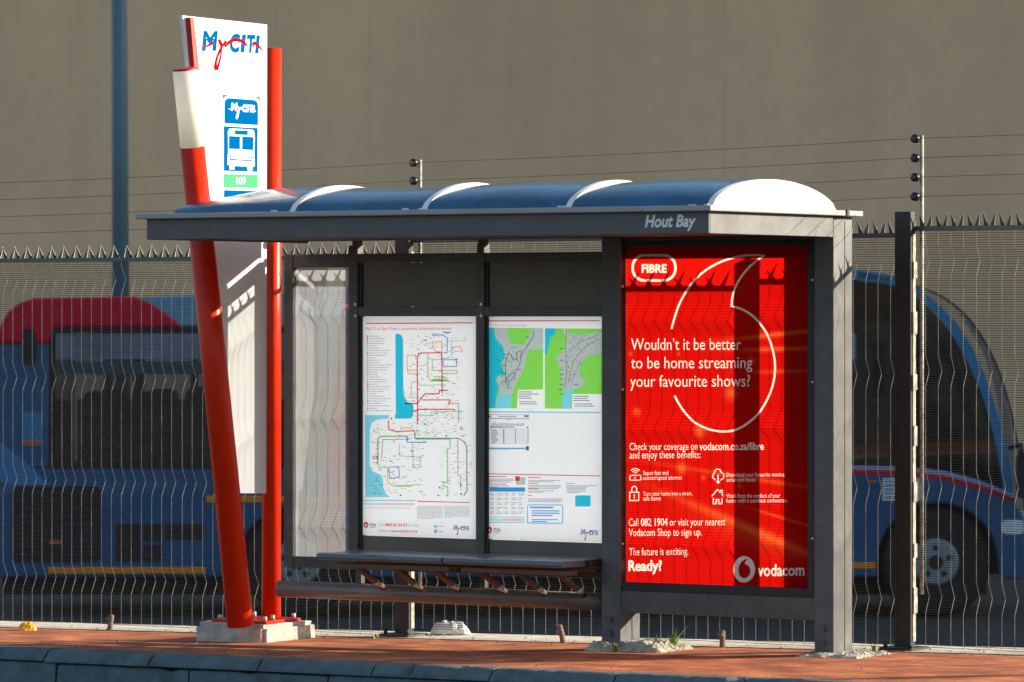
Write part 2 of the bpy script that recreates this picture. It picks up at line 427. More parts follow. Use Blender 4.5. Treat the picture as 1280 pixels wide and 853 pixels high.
sheet('yard_slope', M['yard'], lambda x: 0.95, lambda x: 3.2, lambda x: zg(x) + 0.002, lambda x: YZ)
b = B(); b.tris([(-500, 3.1, YZ - 0.004), (500, 3.1, YZ - 0.004), (500, 700, YZ - 0.004), (-500, 700, YZ - 0.004)], [(0, 1, 2, 3)])
tag(b.build('yard', M['yard']), kind='structure')

# ---- building behind
bld = thing('depot_building', (-10, 32, YZ), 'tall plain grey-brown plastered building wall filling the background', 'building')
b = B(); b.box(-70, 75, 32, 44, YZ, 15.0); b.build('wall', M['wall'], bld)
b = B()
for px in (345, 462, 905):
    X = pix(px, 200, 1, 31.99).x; b.box(X - 0.006, X + 0.006, 31.99, 31.999, YZ, 15.0)
b.builds('wall_joint', mat('wall_joint_grey', (0.80, 0.64, 0.47), 0.9, 0, 0.1, 2), bld)
b = B(); b.box(-70.2, 75.2, 31.9, 44.1, 15.0, 15.2); b.build('roof', M['wall'], bld)

# ---- lamp pole in the yard
ax_ = Vector((-cs, cc, 0)); rt_ = Vector((cc, cs, 0))
lp = Vector((CAM.x, CAM.y, 0)) + ax_ * 46 + rt_ * -3.93; lp.z = YZ
t = thing('lamp_post', lp, 'slim blue-grey steel lamp post rising behind the bus', 'lamp post')
b = B(); b.tube([lp, lp + Vector((-0.05*cc, -0.05*cs, 9))], [0.092, 0.070], 20); b.build('pole', M['lamp'], t)
b = B(); tp = lp + Vector((-0.05*cc, -0.05*cs, 9)); b.tube([tp, tp + Vector((0, 0, 0.3)), tp + Vector((-0.4, 0.1, 0.45)), tp + Vector((-1.2, 0.3, 0.5))], 0.04, 10); b.build('arm', M['lamp'], t)
b = B(); q = tp + Vector((-1.5, 0.35, 0.45)); b.box(q.x - 0.3, q.x + 0.3, q.y - 0.12, q.y + 0.12, q.z, q.z + 0.12); b.build('lantern', M['lamp'], t, bevel=0.03)

# ================================================================== BUS
KB = 40 / FPX
bo = Vector((CAM.x, CAM.y, 0)) + ax_ * 40; bo.z = YZ
bus = thing('city_bus', bo, 'blue single-deck bus with red rear roof parked behind the mesh fence', 'bus', TH)
def bf(px, py, w): return Vector(((px - 640) * KB, w, 1.8 - (py - HY) * KB - YZ))
def arch(cx, cy, r, a0=180, a1=0, n=14): return [(cx + r*math.cos(R(a0 + (a1-a0)*k/n)), cy - r*math.sin(R(a0 + (a1-a0)*k/n))) for k in range(n+1)]
low = [(-12, 722), (-12, 585), (1072, 585), (1130, 586), (1180, 592), (1225, 604), (1266, 621), (1280, 645), (1284, 712), (1275, 726), (1250, 722)]
low += arch(1172, 705, 76, 0, 180) + [(1096, 722), (452, 722)] + arch(372, 712, 78, 0, 180) + [(292, 722)]
b = B(); b.prism(low, bf, 0, 2.35); body = b.build('body', M['bblue'], bus, local=True, bevel=0.02)
b = B(); b.prism([(-12, 586), (-12, 440), (-6, 428), (62, 428), (62, 586)], bf, 0, 2.35); b.build('rear_pillar', M['bblue'], bus, local=True, bevel=0.02)
b = B(); b.prism([(-8, 430), (0, 408), (10, 390), (24, 379), (42, 373), (168, 371), (186, 378), (205, 390), (230, 410), (66, 410), (61, 430)], bf, -0.03, 2.38); b.build('roof_fairing', M['bred'], bus, local=True, bevel=0.03, seg=3)
b = B(); b.prism([(160, 372), (300, 368), (700, 352), (1000, 338), (1072, 337), (1117, 345), (1117, 357), (1072, 351), (1000, 352), (700, 409), (160, 409)], bf, 0, 2.35); b.build('roof', M['bsky'], bus, local=True, bevel=0.02)
inner = smooth_path([(1072, 351), (1117, 357), (1146, 372), (1185, 412), (1214, 462), (1236, 520), (1251, 590), (1254, 614)], 4)
outer = smooth_path([(1072, 337), (1117, 345), (1148, 360), (1194, 402), (1224, 452), (1248, 520), (1264, 590), (1267, 622)], 4)
for w0, w1 in ((0.0, 0.10), (2.25, 2.35)):
    b = B(); b.prism(outer + inner[::-1], bf, w0, w1); b.build('door_arc', M['barc'], bus, local=True)
scr = smooth_path([(1146, 358), (1180, 372), (1215, 402), (1246, 455), (1266, 520), (1278, 590), (1282, 640)], 4)
b = B()
va = [b.bm.verts.new(bf(u, v, 0.06)) for u, v in scr]; vb = [b.bm.verts.new(bf(u, v, 2.29)) for u, v in scr]
for k in range(len(scr)-1): b.bm.faces.new((va[k], va[k+1], vb[k+1], vb[k]))
sc_ = b.build('windscreen', M['screen'], bus, local=True)
b = B()
for w in (0.06, 2.29): b.prism(sum(stroke(scr, 2.2), []), bf, w, w + 0.02)
b.builds('seal', M['bblack'], sc_, local=True)
b = B(); b.prism([(u, v) for u, v in inner[1:]] + [(1060, 600), (1060, 352)], bf, 0.03, 0.045); b.build('side_window', M['cabglass'], bus, local=True)
b = B(); b.prism([(66, 412), (1072, 412), (1072, 585), (66, 585)], bf, 0.01, 0.025); b.build('side_window', M['busglass'], bus, local=True)
b = B(); b.prism([(62, 409), (1072, 409), (1072, 416), (62, 416)], bf, -0.006, 0.004); b.prism([(62, 416.5), (69, 416.5), (69, 585), (62, 585)], bf, -0.006, 0.004)
b.prism([(62, 578), (1072, 578), (1072, 586), (62, 586)], bf, -0.004, 0.006)
b.builds('window_frame', M['bblack'], bus, local=True)
b = B()
for x0 in (130, 238, 330, 470, 640, 800, 960): b.prism([(x0, 416), (x0 + 9, 416), (x0 + 9, 585), (x0, 585)], bf, 0.03, 0.08)
for x0 in (140, 320, 520, 720, 920): b.prism([(x0, 412), (x0 + 14, 412), (x0 + 14, 590), (x0, 590)], bf, 2.2, 2.3)
b.builds('window_pillar', M['bblack'], bus, local=True)
b = B(); b.prism([(66, 505), (1060, 505), (1060, 588), (66, 588)], bf, 2.25, 2.3); b.prism([(80, 412), (1060, 412), (1060, 440), (80, 440)], bf, 2.25, 2.3)
b.builds('far_wall', mat('brown_interior_reflections', (0.05, 0.035, 0.025), 0.8, 0, 0.4, 1.6, stretch=(1, 1, 3), col2=(0.55, 0.42, 0.27)), bus, local=True)  # brown interior; beige streaks imitate reflections and bright views through the windows
for x0 in (95, 160, 225, 290, 380, 500, 600, 760, 900):
    b = B(); b.prism(rrect(x0, x0 + 40, 486 + random.randint(0, 12), 590, 10), bf, 0.7, 1.0); b.prism(rrect(x0 + 8, x0 + 46, 490, 590, 10), bf, 1.4, 1.7); b.builds('passenger_seat', M['seat'], bus, local=True)
b = B(); b.prism(smooth_path([(1150, 440), (1162, 425), (1176, 440), (1180, 470), (1172, 500), (1200, 530), (1210, 588), (1130, 588), (1138, 520), (1150, 490)], 3), bf, 0.6, 1.1); b.build('driver_seat', M['seat'], bus, local=True)
b = B(); b.prism([(1072, 420), (1083, 420), (1083, 508), (1072, 508)], bf, 1.2, 1.25); b.prism([(1105, 428), (1119, 428), (1119, 500), (1105, 500)], bf, 1.2, 1.25); b.builds('cab_panel', M['teal'], bus, local=True)
b = B(); b.prism([(1205, 540), (1222, 500), (1243, 540), (1250, 560)], bf, 2.0, 2.05); b.prism(sum(stroke(smooth_path([(1215, 596), (1218, 572), (1232, 552), (1246, 540)]), 6), []), bf, 0.4, 0.44); b.builds('painted_sun_and_mirror_arm', M['beige'], bus, local=True)  # beige triangle imitates a sunlit wall seen through; curved piece is a mirror arm
b = B(); b.prism([(1060, 352), (1117, 358), (1150, 385), (1150, 405), (1060, 400)], bf, 0.9, 2.2); b.build('cab_ceiling', M['bblack'], bus, local=True)
b = B(); b.prism([(70, 417), (1070, 417), (1070, 449), (70, 449)], bf, -0.002, 0.008); b.build('window_reflection', mat('painted_window_reflection', (0.13, 0.17, 0.24), 0.25, 0, 0.3, 1.2), bus, local=True)  # opaque blue-grey strip paints the bluish reflection across the window tops
b = B(); b.prism(rect(70, 1070, 452, 468), bf, -0.003, 0.008); b.build('window_bar', mat('teal_window_bar', (0.015, 0.06, 0.08), 0.35), bus, local=True)
b = B(); b.prism([(-12, 556), (2, 554), (34, 580), (62, 607), (14, 607), (-12, 598)], bf, -0.006, 0.01); b.build('blue_body_patch', mat('patch_pale_blue', (0.03, 0.20, 0.45), 0.35), bus, local=True)  # raised paler blue patch on the rear body side
# trim
b = B(); b.prism([(1060, 588), (1125, 589), (1180, 595), (1225, 607), (1268, 624), (1268, 629), (1225, 612), (1180, 600), (1125, 594), (1060, 593)], bf, -0.006, 0.02); b.build('belt_stripe', M['bred'], bus, local=True)
b = B(); b.prism([(1060, 582), (1130, 583), (1182, 589), (1226, 601), (1268, 618), (1268, 623), (1225, 606), (1180, 594.5), (1125, 588.5), (1060, 587.5)], bf, -0.005, 0.02); b.build('belt_trim', M['blav'], bus, local=True)
b = B(); b.prism(rrect(15, 127, 608, 703, 9), bf, -0.012, 0.02); g_ = b.build('grille', M['bblack'], bus, local=True)
b = B()
for k in range(9): b.prism([(20, 616 + k*9.6), (122, 616 + k*9.6), (122, 618 + k*9.6), (20, 618 + k*9.6)], bf, -0.022, -0.012)
b.builds('slat', mat('grille_slat', (0.02, 0.022, 0.026), 0.4), g_, local=True)
b = B(); b.prism(rrect(145, 176, 655, 702, 3), bf, -0.01, 0.02); b.prism(rrect(179, 203, 655, 677, 3), bf, -0.01, 0.02); b.prism(rrect(179.5, 203, 681, 702, 3), bf, -0.01, 0.02); b.prism(rrect(207, 254, 655, 675, 3), bf, -0.01, 0.02); b.builds('vent_panel', M['bblack'], bus, local=True)
b = B(); b.prism(rrect(29, 45, 410, 456, 7), bf, -0.04, 0.02); b.build('air_intake', M['bblack'], bus, local=True)
b = B(); b.prism(rrect(28, 52, 515, 558, 4), bf, -0.008, 0.02); b.build('service_flap', M['barc'], bus, local=True)
b = B(); b.prism(rrect(29, 51, 550, 556, 1), bf, -0.02, 0.0); b.prism(rrect(62, 77, 676, 680, 1), bf, -0.035, -0.012); b.prism(rrect(1086, 1096, 600, 604, 1), bf, -0.02, 0); b.builds('side_marker', mat('marker_orange', (0.5, 0.13, 0.05), 0.4), bus, local=True)
for x0, x1, y0 in ((60, 257, 709), (258, 435, 620), (1045, 1094, 703)):
    b = B(); b.prism(rect(x0, x1, y0, y0 + 8), bf, -0.014, 0.02); b.prism(rect(x0, x1, y0 + 3.4, y0 + 4.4), bf, -0.018, -0.014); b.build('reflector_strip', M['amber'], bus, local=True, bevel=0.004)
b = B(); b.prism(rect(1103, 1150, 598, 626), bf, -0.004, 0.01); st = b.build('sticker', M['sticker'], bus, local=True)
b = B()
for k in range(5): b.prism(rect(1106, 1106 + random.randint(18, 38), 601 + 5*k, 603 + 5*k), bf, -0.007, -0.0045)
b.build('notice_lines', mat('sticker_print', (0.12, 0.2, 0.35), 0.6), st, local=True)
b = B(); b.prism(rect(266, 300, 640, 718), bf, -0.006, 0.02); b.build('body_panel', M['bblue'], bus, local=True)
b = B(); b.prism(rect(-12, 1100, 640, 722), bf, 0.15, 2.2); b.prism(rect(1100, 1250, 622, 722), bf, 0.45, 1.9); b.prism(rect(-5, 1240, 722, 748), bf, 0.5, 1.9); b.builds('chassis', M['bblack'], bus, local=True)
for wx, wy in ((1170, 703), (372, 703)):
    b = B(); c0 = bf(wx, wy, 0.06); r0 = c0.z - 0.0
    b.tube([(c0.x, 0.05, c0.z), (c0.x, 0.08, c0.z), (c0.x, 0.30, c0.z), (c0.x, 0.33, c0.z)], [r0 - 0.05, r0, r0, r0 - 0.05], 40); w_ = b.build('wheel', M['tyre'], bus, local=True)
    b = B(); n = 36; rr = 0.205
    b.tube([(c0.x, 0.02, c0.z), (c0.x, 0.035, c0.z), (c0.x, 0.06, c0.z)], [rr - 0.02, rr, rr + 0.01], n); b.build('rim', M['rim'], w_, local=True)
    b = B(); b.tube([(c0.x, -0.01, c0.z), (c0.x, 0.03, c0.z)], 0.062, 20)
    for k in range(5):
        a = R(90 + 72*k); b.tube([(c0.x + 0.125*math.cos(a), 0.012, c0.z + 0.125*math.sin(a)), (c0.x + 0.125*math.cos(a), 0.03, c0.z + 0.125*math.sin(a))], 0.026, 12)
    b.build('hub', M['bblack'], w_, local=True)
b = B(); b.prism(rrect(1268, 1283, 566, 622, 6), bf, -0.25, -0.13); b.tube([bf(1262, 560, 0.02), bf(1274, 556, -0.15), bf(1275, 570, -0.19)], 0.02, 8); b.build('wing_mirror', M['bblack'], bus, local=True)
b = B(); b.prism(rrect(1252, 1280, 650, 668, 6), bf, -0.004, 0.2); b.build('headlight', M['sticker'], bus, local=True)

# ================================================================== FENCE
FY = 0.63
fence = thing('mesh_security_fence', (-3.1, FY, zg(-3.1)), 'grey anti-climb mesh fence with spiked top running behind the bus shelter', 'fence')
PAN = [(-9.66, -6.42, -0.10, 2.10), (-6.40, -3.16, -0.06, 2.14), (-3.14, 0.10, 0.0, 2.235), (0.12, 3.36, 0.02, 2.27), (3.38, 6.62, 0.06, 2.33)]
def crease(z, z0, z1):
    y = 0
    for c in (0.27, 0.865, 1.485, 2.075):
        d = abs(z - z0 - c)
        if d < 0.085: y = max(y, (1 - d / 0.085) * 0.042)
    return FY + y
for x0, x1, z0, z1 in PAN:
    b = B(); r = 0.0016; mi = [0]
    def bar(pa, pb, ry=(0, 1, 0)):
        pa = Vector(pa); pb = Vector(pb); d = (pb - pa).normalized(); e = Vector(ry) - d * Vector(ry).dot(d); e.normalize(); f = d.cross(e)
        ra = [b.bm.verts.new(pa + e*r*i + f*r*j) for i, j in ((1, 0), (0, 1), (-1, 0), (0, -1))]; rb = [b.bm.verts.new(pb + e*r*i + f*r*j) for i, j in ((1, 0), (0, 1), (-1, 0), (0, -1))]
        for k in range(4): b.bm.faces.new((ra[k], ra[(k+1) % 4], rb[(k+1) % 4], rb[k])).material_index = mi[0]
    n = int((z1 - z0) / 0.0127)
    for k in range(n + 1):
        z = z0 + k * 0.0127; y = crease(z, z0, z1); bar((x0, y, z), (x1, y, z))
    zs = [z0]
    for c in (0.27, 0.865, 1.485, 2.075): zs += [z0 + c - 0.085, z0 + c, z0 + c + 0.085]
    zs = [z for z in zs if z < z1] + [z1]
    mi[0] = 1
    for k in range(int((x1 - x0) / 0.0762) + 1):
        x = x0 + 0.02 + k * 0.0762
        if x > x1: break
        jx = random.uniform(-0.0015, 0.0015); r = 0.0014
        for za, zb in zip(zs, zs[1:]):
            bar((x + jx, crease(za, z0, z1) - 0.004, za), (x + jx, crease(zb, z0, z1) - 0.004, zb))
    pn = b.build('mesh_panel', [M['wire'], M['wirev']], fence)
    b = B(); b.box(x0, x1, FY - 0.006, FY + 0.012, z1 - 0.012, z1 + 0.012)
    k = 0; x = x0 + 0.02
    while x < x1 - 0.07:
        for dx, dy in ((-0.004, 0.042), (0.058, -0.042)):
            bx = x + dx + random.uniform(-0.003, 0.003); w = 0.013
            vs = [(bx - w, FY, z1 + 0.01), (bx + w, FY, z1 + 0.01), (bx, FY + dy, z1 + 0.085), (bx - w, FY + 0.004, z1 + 0.01), (bx + w, FY + 0.004, z1 + 0.01), (bx, FY + dy + 0.001, z1 + 0.085)]
            b.tris(vs, [(0, 1, 2), (4, 3, 5), (0, 2, 5, 3), (1, 4, 5, 2), (0, 3, 4, 1)])
        x += 0.096
    b.build('spike_strip', mat('spike_steel', (0.10, 0.11, 0.11), 0.4, 0.5) if 'spk' not in M else M['spk'], pn)
for xc, zt in ((-6.41, 2.22), (-3.15, 2.29), (0.11, 2.36), (3.37, 2.42)):
    z0 = zg(xc)
    b = B(); b.box(xc - 0.05, xc + 0.05, FY - 0.065, FY - 0.012, z0, zt); ps = b.build('fence_post', M['fpost'], fence, bevel=0.006)
    b = B(); b.box(xc - 0.10, xc + 0.10, FY - 0.15, FY + 0.05, z0 + 0.004, z0 + 0.02)
    for dx in (-0.075, 0.075): b.tube([(xc + dx, FY - 0.12, z0 + 0.018), (xc + dx, FY - 0.12, z0 + 0.05)], 0.011, 6)
    b.build('base_plate', M['fpost'], ps)
    b = B(); b.box(xc + 0.0505, xc + 0.0535, FY - 0.045, FY - 0.014, z0 + 0.05, zt - 0.12)
    for k in range(7): b.box(xc + 0.0537, xc + 0.060, FY - 0.055 + random.uniform(0, 0.02), FY - 0.006, z0 + 0.2 + k*0.3, z0 + random.uniform(0.25, 0.34) + k*0.3)
    b.build('clamp_bar', M['zinc'], ps)
    zt2 = {-3.15: 2.70}.get(xc, zt + 0.41)
    b = B(); b.tube([(xc + 0.074, FY + 0.015, z0 + 0.3), (xc + 0.074, FY + 0.015, zt2)], 0.011, 10); bk = b.build('bracket_pole', M['zinc'], fence)
    for k in range(4):
        zz = zt2 - 0.018 - 0.104*k
        b = B(); b.tube([(xc + 0.055, FY - 0.045, zz), (xc + 0.055, FY - 0.035, zz), (xc + 0.055, FY - 0.012, zz), (xc + 0.055, FY + 0.004, zz)], [0.012, 0.024, 0.024, 0.012], 14); b.build('insulator', M['insul'], bk)
for k in range(4):
    b = B(); pts = [(xc + 0.055, FY - 0.05, zt - 0.018 - 0.104*k) for xc, zt in ((-9.7, 2.58), (-6.41, 2.63), (-3.15, 2.70), (0.11, 2.77), (3.37, 2.83), (6.6, 2.89))]
    out = []
    for a, c in zip(pts, pts[1:]):
        for j in range(6):
            t_ = j / 6; out.append(tuple(Vector(a).lerp(Vector(c), t_) - Vector((0, 0, 0.010*4*t_*(1 - t_)))))
    b.tube(out, 0.0016, 5); b.build('electric_wire', M['ewire'], fence)

# ================================================================== SHELTER
sh = thing('bus_shelter', (-1.8, 0.1, zg(-1.8)), 'long grey bus shelter with arched blue roof and red lit advert at one end', 'bus shelter')
# posts
for x0, x1, z0, z1 in ((-0.116, 0.0, -0.01, 2.325), (-1.443, -1.322, 0.0, 2.226)):
    b = B(); b.box(x0, x1, 0.0, 0.205, z0, z1); ps = b.build('post', M['post'], sh, bevel=0.004)
    b = B()
    for zz in (0.07, 0.145): b.tube([(x0 + 0.055, -0.004, zz), (x0 + 0.055, -0.016, zz)], 0.017, 8)
    b.builds('bolt', M['frame'], ps)
    b = B(); b.box(x1 + 0.0005, x1 + 0.002, 0.118, 0.124, z0 + 0.02, z1 - 0.02); b.builds('seam', M['gasket'], ps)
# advert box frame
b = B(); b.box(-1.3215, -0.1165, 0.003, 0.195, 0.185, 0.305); b.box(-1.3215, -0.1165, 0.03, 0.195, 2.20, 2.226); b.builds('advert_rail', M['frame'], sh, bevel=0.003)
b = B()
for x0, x1, z0, z1 in ((-1.3215, -1.3202, 0.306, 2.199), (-0.163, -0.1165, 0.306, 2.199)): b.box(x0, x1, 0.012, 0.19, z0, z1)
for z0, z1 in ((0.306, 0.352), (2.176, 2.199)): b.box(-1.3198, -0.1634, 0.012, 0.19, z0, z1)
b.builds('advert_frame', M['gasket'], sh)
b = B()
for x, zz in ((-0.132, 1.99), (-0.132, 1.45), (-0.132, 0.62), (-1.312, 1.96), (-1.312, 1.4), (-1.312, 0.56)): b.tube([(x, 0.006, zz), (x, 0.012, zz)], 0.006, 8)
b.builds('screw', M['bolt'], sh)
# ---- advert artwork: photo measurements -> sheet coordinates
PY = 0.055
def ad(px, py):
    u = (px - 779) / 232.0; yt = 309 - 2.5*u; yb = 727 + 11*u
    return (-1.320 + 1.157*u, 2.176 - 1.824*(py - yt)/(yb - yt))
def adl(loops): return [[ad(*p) for p in l] for l in loops]
T = lambda *a, **k: adl(text_loops(*a, **k))
LO = []
LO += adl([rrect(786, 843.5, 318, 352.5, 16), rrect(789, 840.5, 321, 349.5, 13.5)])
LO += T('FIBRE', 799, 341, 32, 10.5, 0.035)
quote = smooth_path([(836.8, 411.6), (848, 378), (868, 348.6), (892, 331), (918, 321.6), (936, 319.3), (952.5, 319.8)], 5)[:-1] + smooth_path([(952.5, 319.8), (936, 332.5), (921, 351.5), (914, 369), (912.4, 383)], 5)[:-1] + smooth_path([(912.4, 383), (927, 388), (941.7, 398.4), (955, 416), (962, 433.6), (966, 454), (965, 474.6), (959, 495), (947.5, 515.6), (932.5, 530), (918, 538), (903, 540.4), (886, 538), (868, 530), (856.7, 519.5), (848, 508), (840.6, 495)], 5)
LO += adl(stroke(quote, 2.5))
for s, x, y, w in (("Wouldn\u2019t it be better", 785.5, 438, 138.5), ('to be home streaming', 785.5, 461, 152.5), ('your favourite shows?', 784.3, 484, 151)): LO += T(s, x, y, w, 15.5, 0.0)
LO += T('Check your coverage on', 783.7, 563, 86, 9.6); LO += T('vodacom.co.za/fibre', 872, 563.4, 80.5, 9.6, 0.018)
LO += T('and enjoy these benefits:', 783.7, 573.4, 90, 9.6)
for s, x, y, w in (('Super-fast and', 801, 594, 32), ('uninterrupted internet', 801, 600.2, 49), ('Turn your home into a smart,', 801, 620, 62), ('safe home', 801, 626, 22.5), ('Download your favourite movies,', 906, 597, 72.5), ('series and music', 906, 603.2, 36.5), ('Work from the comfort of your', 906, 623.5, 66.5), ('home with a seamless connection', 906, 629.5, 75)): LO += T(s, x, y, w, 5.4, 0.0)
LO += T('Call', 782.6, 657.6, 12.2, 9.8); LO += T('082 1904', 798, 657.6, 34, 9.6, 0.018); LO += T('or visit your nearest', 834.7, 657.8, 70, 9.8)
LO += T('Vodacom Shop to sign up.', 782.6, 670.4, 92.5, 9.8); LO += T('The future is exciting.', 783, 694.4, 75, 9.8)
LO += T('Ready?', 782, 713.6, 43, 13.2, 0.035); LO += T('vodacom', 944.7, 721.6, 57.5, 15, 0.02)
# icons
LO += adl(stroke(rrect(784, 798, 594.5, 600.5, 1.5, 3), 1.3, True)) + adl([rect(789.5, 791.5, 597, 598.4)])
for r_ in (2.4, 4.8, 7.2): LO += adl(stroke([(791 + r_*math.cos(R(a)), 593.2 - r_*math.sin(R(a))) for a in range(40, 141, 10)], 1.2))
LO += adl(stroke(rect(783.8, 795.2, 615.5, 626), 1.4, True)) + adl(stroke([(786.3, 614.6)] + arch(789.5, 611.5, 3.2) + [(792.7, 614.6)], 1.4)) + adl([rect(788.9, 790.1, 618, 623.5)])
LO += adl(stroke(smooth_path([(892, 601), (888.6, 597), (890.5, 592.6), (893, 587.8), (898, 588.4), (899.5, 591.5), (902.5, 594), (902, 599), (898.5, 601)], 3), 1.4)) + adl([[(894.7, 594), (896.3, 594), (896.3, 602.5), (898.6, 602.5), (895.5, 606), (892.4, 602.5), (894.7, 602.5)]])
LO += adl(stroke([(887.6, 621.5), (894.8, 613), (898.3, 616.6), (898.3, 614.2), (900.8, 614.2), (900.8, 619.6), (902.4, 621.5)], 1.4)) + adl(stroke([(889.6, 623.4), (889.6, 630.6), (893.2, 630.6), (893.2, 625.6), (896.4, 625.6), (896.4, 630.6), (900.4, 630.6), (900.4, 623.4)], 1.4))
# round emblem with a comma-shaped drop
LO += adl([oval(928, 713.3, 13.4, 16.6, 36), smooth_path([(929.5, 700.5), (924.5, 704), (921, 711), (921.3, 718.5), (925, 723.5), (930, 724), (934.5, 720), (935.6, 713.5), (933, 708.3), (929, 706.6), (929.8, 703.6), (932, 700.8), (930.6, 700.4)], 3)])
# advert red sheet: streaks and light dots are part of the printed artwork
am = sheet_mat('advert_red_print', (0.6, 0.01, 0.01), (0.9, 0.01, 0.006), 0.68)
nt = am.node_tree; L = nt.links
tcn = nt.nodes.new('ShaderNodeTexCoord'); sp = nt.nodes.new('ShaderNodeSeparateXYZ'); L.new(tcn.outputs['Object'], sp.inputs[0])
def math_(op, a, b_=None, c=None):
    n = nt.nodes.new('ShaderNodeMath'); n.operation = op
    for i, v in enumerate((a, b_, c)):
        if v is None: continue
        if isinstance(v, (int, float)): n.inputs[i].default_value = v
        else: L.new(v, n.inputs[i])
    return n.outputs[0]
acc = None
shx, shz = -1.8, zg(-1.8)
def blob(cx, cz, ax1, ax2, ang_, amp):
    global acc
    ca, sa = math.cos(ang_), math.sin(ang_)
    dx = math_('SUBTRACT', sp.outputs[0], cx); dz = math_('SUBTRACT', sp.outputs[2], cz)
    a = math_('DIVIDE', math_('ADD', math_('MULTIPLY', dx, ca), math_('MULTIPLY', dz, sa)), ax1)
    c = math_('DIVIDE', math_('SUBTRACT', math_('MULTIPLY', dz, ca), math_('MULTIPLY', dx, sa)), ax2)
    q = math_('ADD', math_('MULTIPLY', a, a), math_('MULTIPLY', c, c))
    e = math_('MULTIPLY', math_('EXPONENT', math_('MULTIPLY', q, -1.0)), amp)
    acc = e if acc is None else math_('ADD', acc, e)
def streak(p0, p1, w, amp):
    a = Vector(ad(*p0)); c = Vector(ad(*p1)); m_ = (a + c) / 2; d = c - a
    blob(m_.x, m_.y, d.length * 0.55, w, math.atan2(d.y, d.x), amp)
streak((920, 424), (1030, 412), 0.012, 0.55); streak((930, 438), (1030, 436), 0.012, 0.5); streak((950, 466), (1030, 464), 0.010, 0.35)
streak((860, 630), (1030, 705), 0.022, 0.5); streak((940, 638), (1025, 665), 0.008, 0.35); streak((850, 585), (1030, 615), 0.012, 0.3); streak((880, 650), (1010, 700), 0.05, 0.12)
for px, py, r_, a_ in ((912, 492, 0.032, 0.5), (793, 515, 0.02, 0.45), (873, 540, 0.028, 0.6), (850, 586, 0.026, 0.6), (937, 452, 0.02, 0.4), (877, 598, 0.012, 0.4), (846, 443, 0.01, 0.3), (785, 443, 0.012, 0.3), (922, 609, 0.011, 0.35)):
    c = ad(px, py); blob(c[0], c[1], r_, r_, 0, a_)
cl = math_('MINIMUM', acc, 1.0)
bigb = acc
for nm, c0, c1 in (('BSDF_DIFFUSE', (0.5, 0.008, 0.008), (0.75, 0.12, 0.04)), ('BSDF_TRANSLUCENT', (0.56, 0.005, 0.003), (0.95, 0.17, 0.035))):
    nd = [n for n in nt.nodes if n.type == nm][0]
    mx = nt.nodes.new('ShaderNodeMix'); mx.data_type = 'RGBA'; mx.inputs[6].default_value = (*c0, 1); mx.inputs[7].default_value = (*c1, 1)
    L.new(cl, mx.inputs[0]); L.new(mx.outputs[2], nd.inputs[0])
box_ = rect(-1.3196, -0.1634, 0.3524, 2.1756)
vs, fs = cdt([box_] + LO); odd, even = parity_faces([box_] + LO, vs, fs)
even = [f for f in even if -1.3196 < sum(vs[i][0] for i in f)/3 < -0.1634]
b = B(); b.tris([(u, PY, v) for u, v in vs], odd)
poster = b.build('advert_poster', am, sh); poster['label'] = 'red advert sheet about home streaming, lit from behind with fence shadows'
b = B(); b.tris([(u, PY, v) for u, v in vs], even); b.build('lettering', sheet_mat('advert_white_print', (0.75, 0.72, 0.70), (0.95, 0.80, 0.68), 0.62), poster)

# ---- back frame
FB0, FB1 = 0.10, 0.16
bars = [(-3.65, -3.588, 0.36, 2.153), (-3.20, -3.135, 0.36, 2.20), (-2.324, -2.276, 0.36, 2.20)]
for x0, x1, z0, z1 in bars:
    b = B(); b.box(x0, x1, FB0, FB1, z0, z1); b.build('upright', M['frame'], sh, bevel=0.003)
for x0, x1, z0, z1 in ((-3.5875, -3.2005, 2.075, 2.152), (-3.5875, -3.2005, 0.36, 0.423), (-3.1345, -2.3245, 2.102, 2.152), (-2.2755, -1.4435, 2.102, 2.152), (-3.1345, -2.3245, 1.7965, 1.851), (-2.2755, -1.4435, 1.7965, 1.851), (-3.1345, -2.3245, 0.36, 0.40), (-2.2755, -1.4435, 0.36, 0.40)):
    b = B(); b.box(x0, x1, FB0 + 0.003, FB1, z0, z1); b.build('crossbar', M['frame'], sh, bevel=0.003)
b = B()
for x0, x1 in ((-3.1345, -3.1), (-2.2755, -2.25)): b.box(x0, x0 + 0.02, FB0 + 0.012, FB1 - 0.002, 0.401, 1.796); b.box(x0, x0 + 0.02, FB0 + 0.012, FB1 - 0.002, 1.852, 2.101)
b.builds('gasket', M['gasket'], sh)
for x0, x1 in ((-3.114, -2.325), (-2.255, -1.444)):
    b = B(); b.box(x0, x1, FB0 + 0.022, FB0 + 0.04, 1.852, 2.101); b.build('upper_panel', M['panel'], sh)
    b = B(); b.box(x0, x1, FB0 + 0.022, FB0 + 0.04, 0.401, 0.553); b.build('lower_panel', M['panel'], sh)
for x in (-3.155, -2.30):
    b = B(); b.box(x - 0.02, x + 0.02, 0.105, 0.15, 2.2005, 2.226); b.build('roof_stub', M['brown'], sh)
    b = B()
    for zz in (1.80, 1.865): b.tube([(x + 0.008, 0.092, zz), (x + 0.008, 0.10, zz)], 0.009, 8)
    b.builds('bolt', M['bolt'], sh)
b = B(); b.box(-3.5875, -3.2005, 0.128, 0.136, 0.4235, 2.0745)
b.bm.faces.ensure_lookup_table()
for f in b.bm.faces: f.material_index = 0 if f.normal.y < -0.5 or abs(f.calc_center_median().y - 0.128) < 1e-4 else 1
b.build('glass_pane', [M['etched'], M['cover']], sh)['label'] = 'hazy etched glass side pane mirroring the red pole'
b = B()
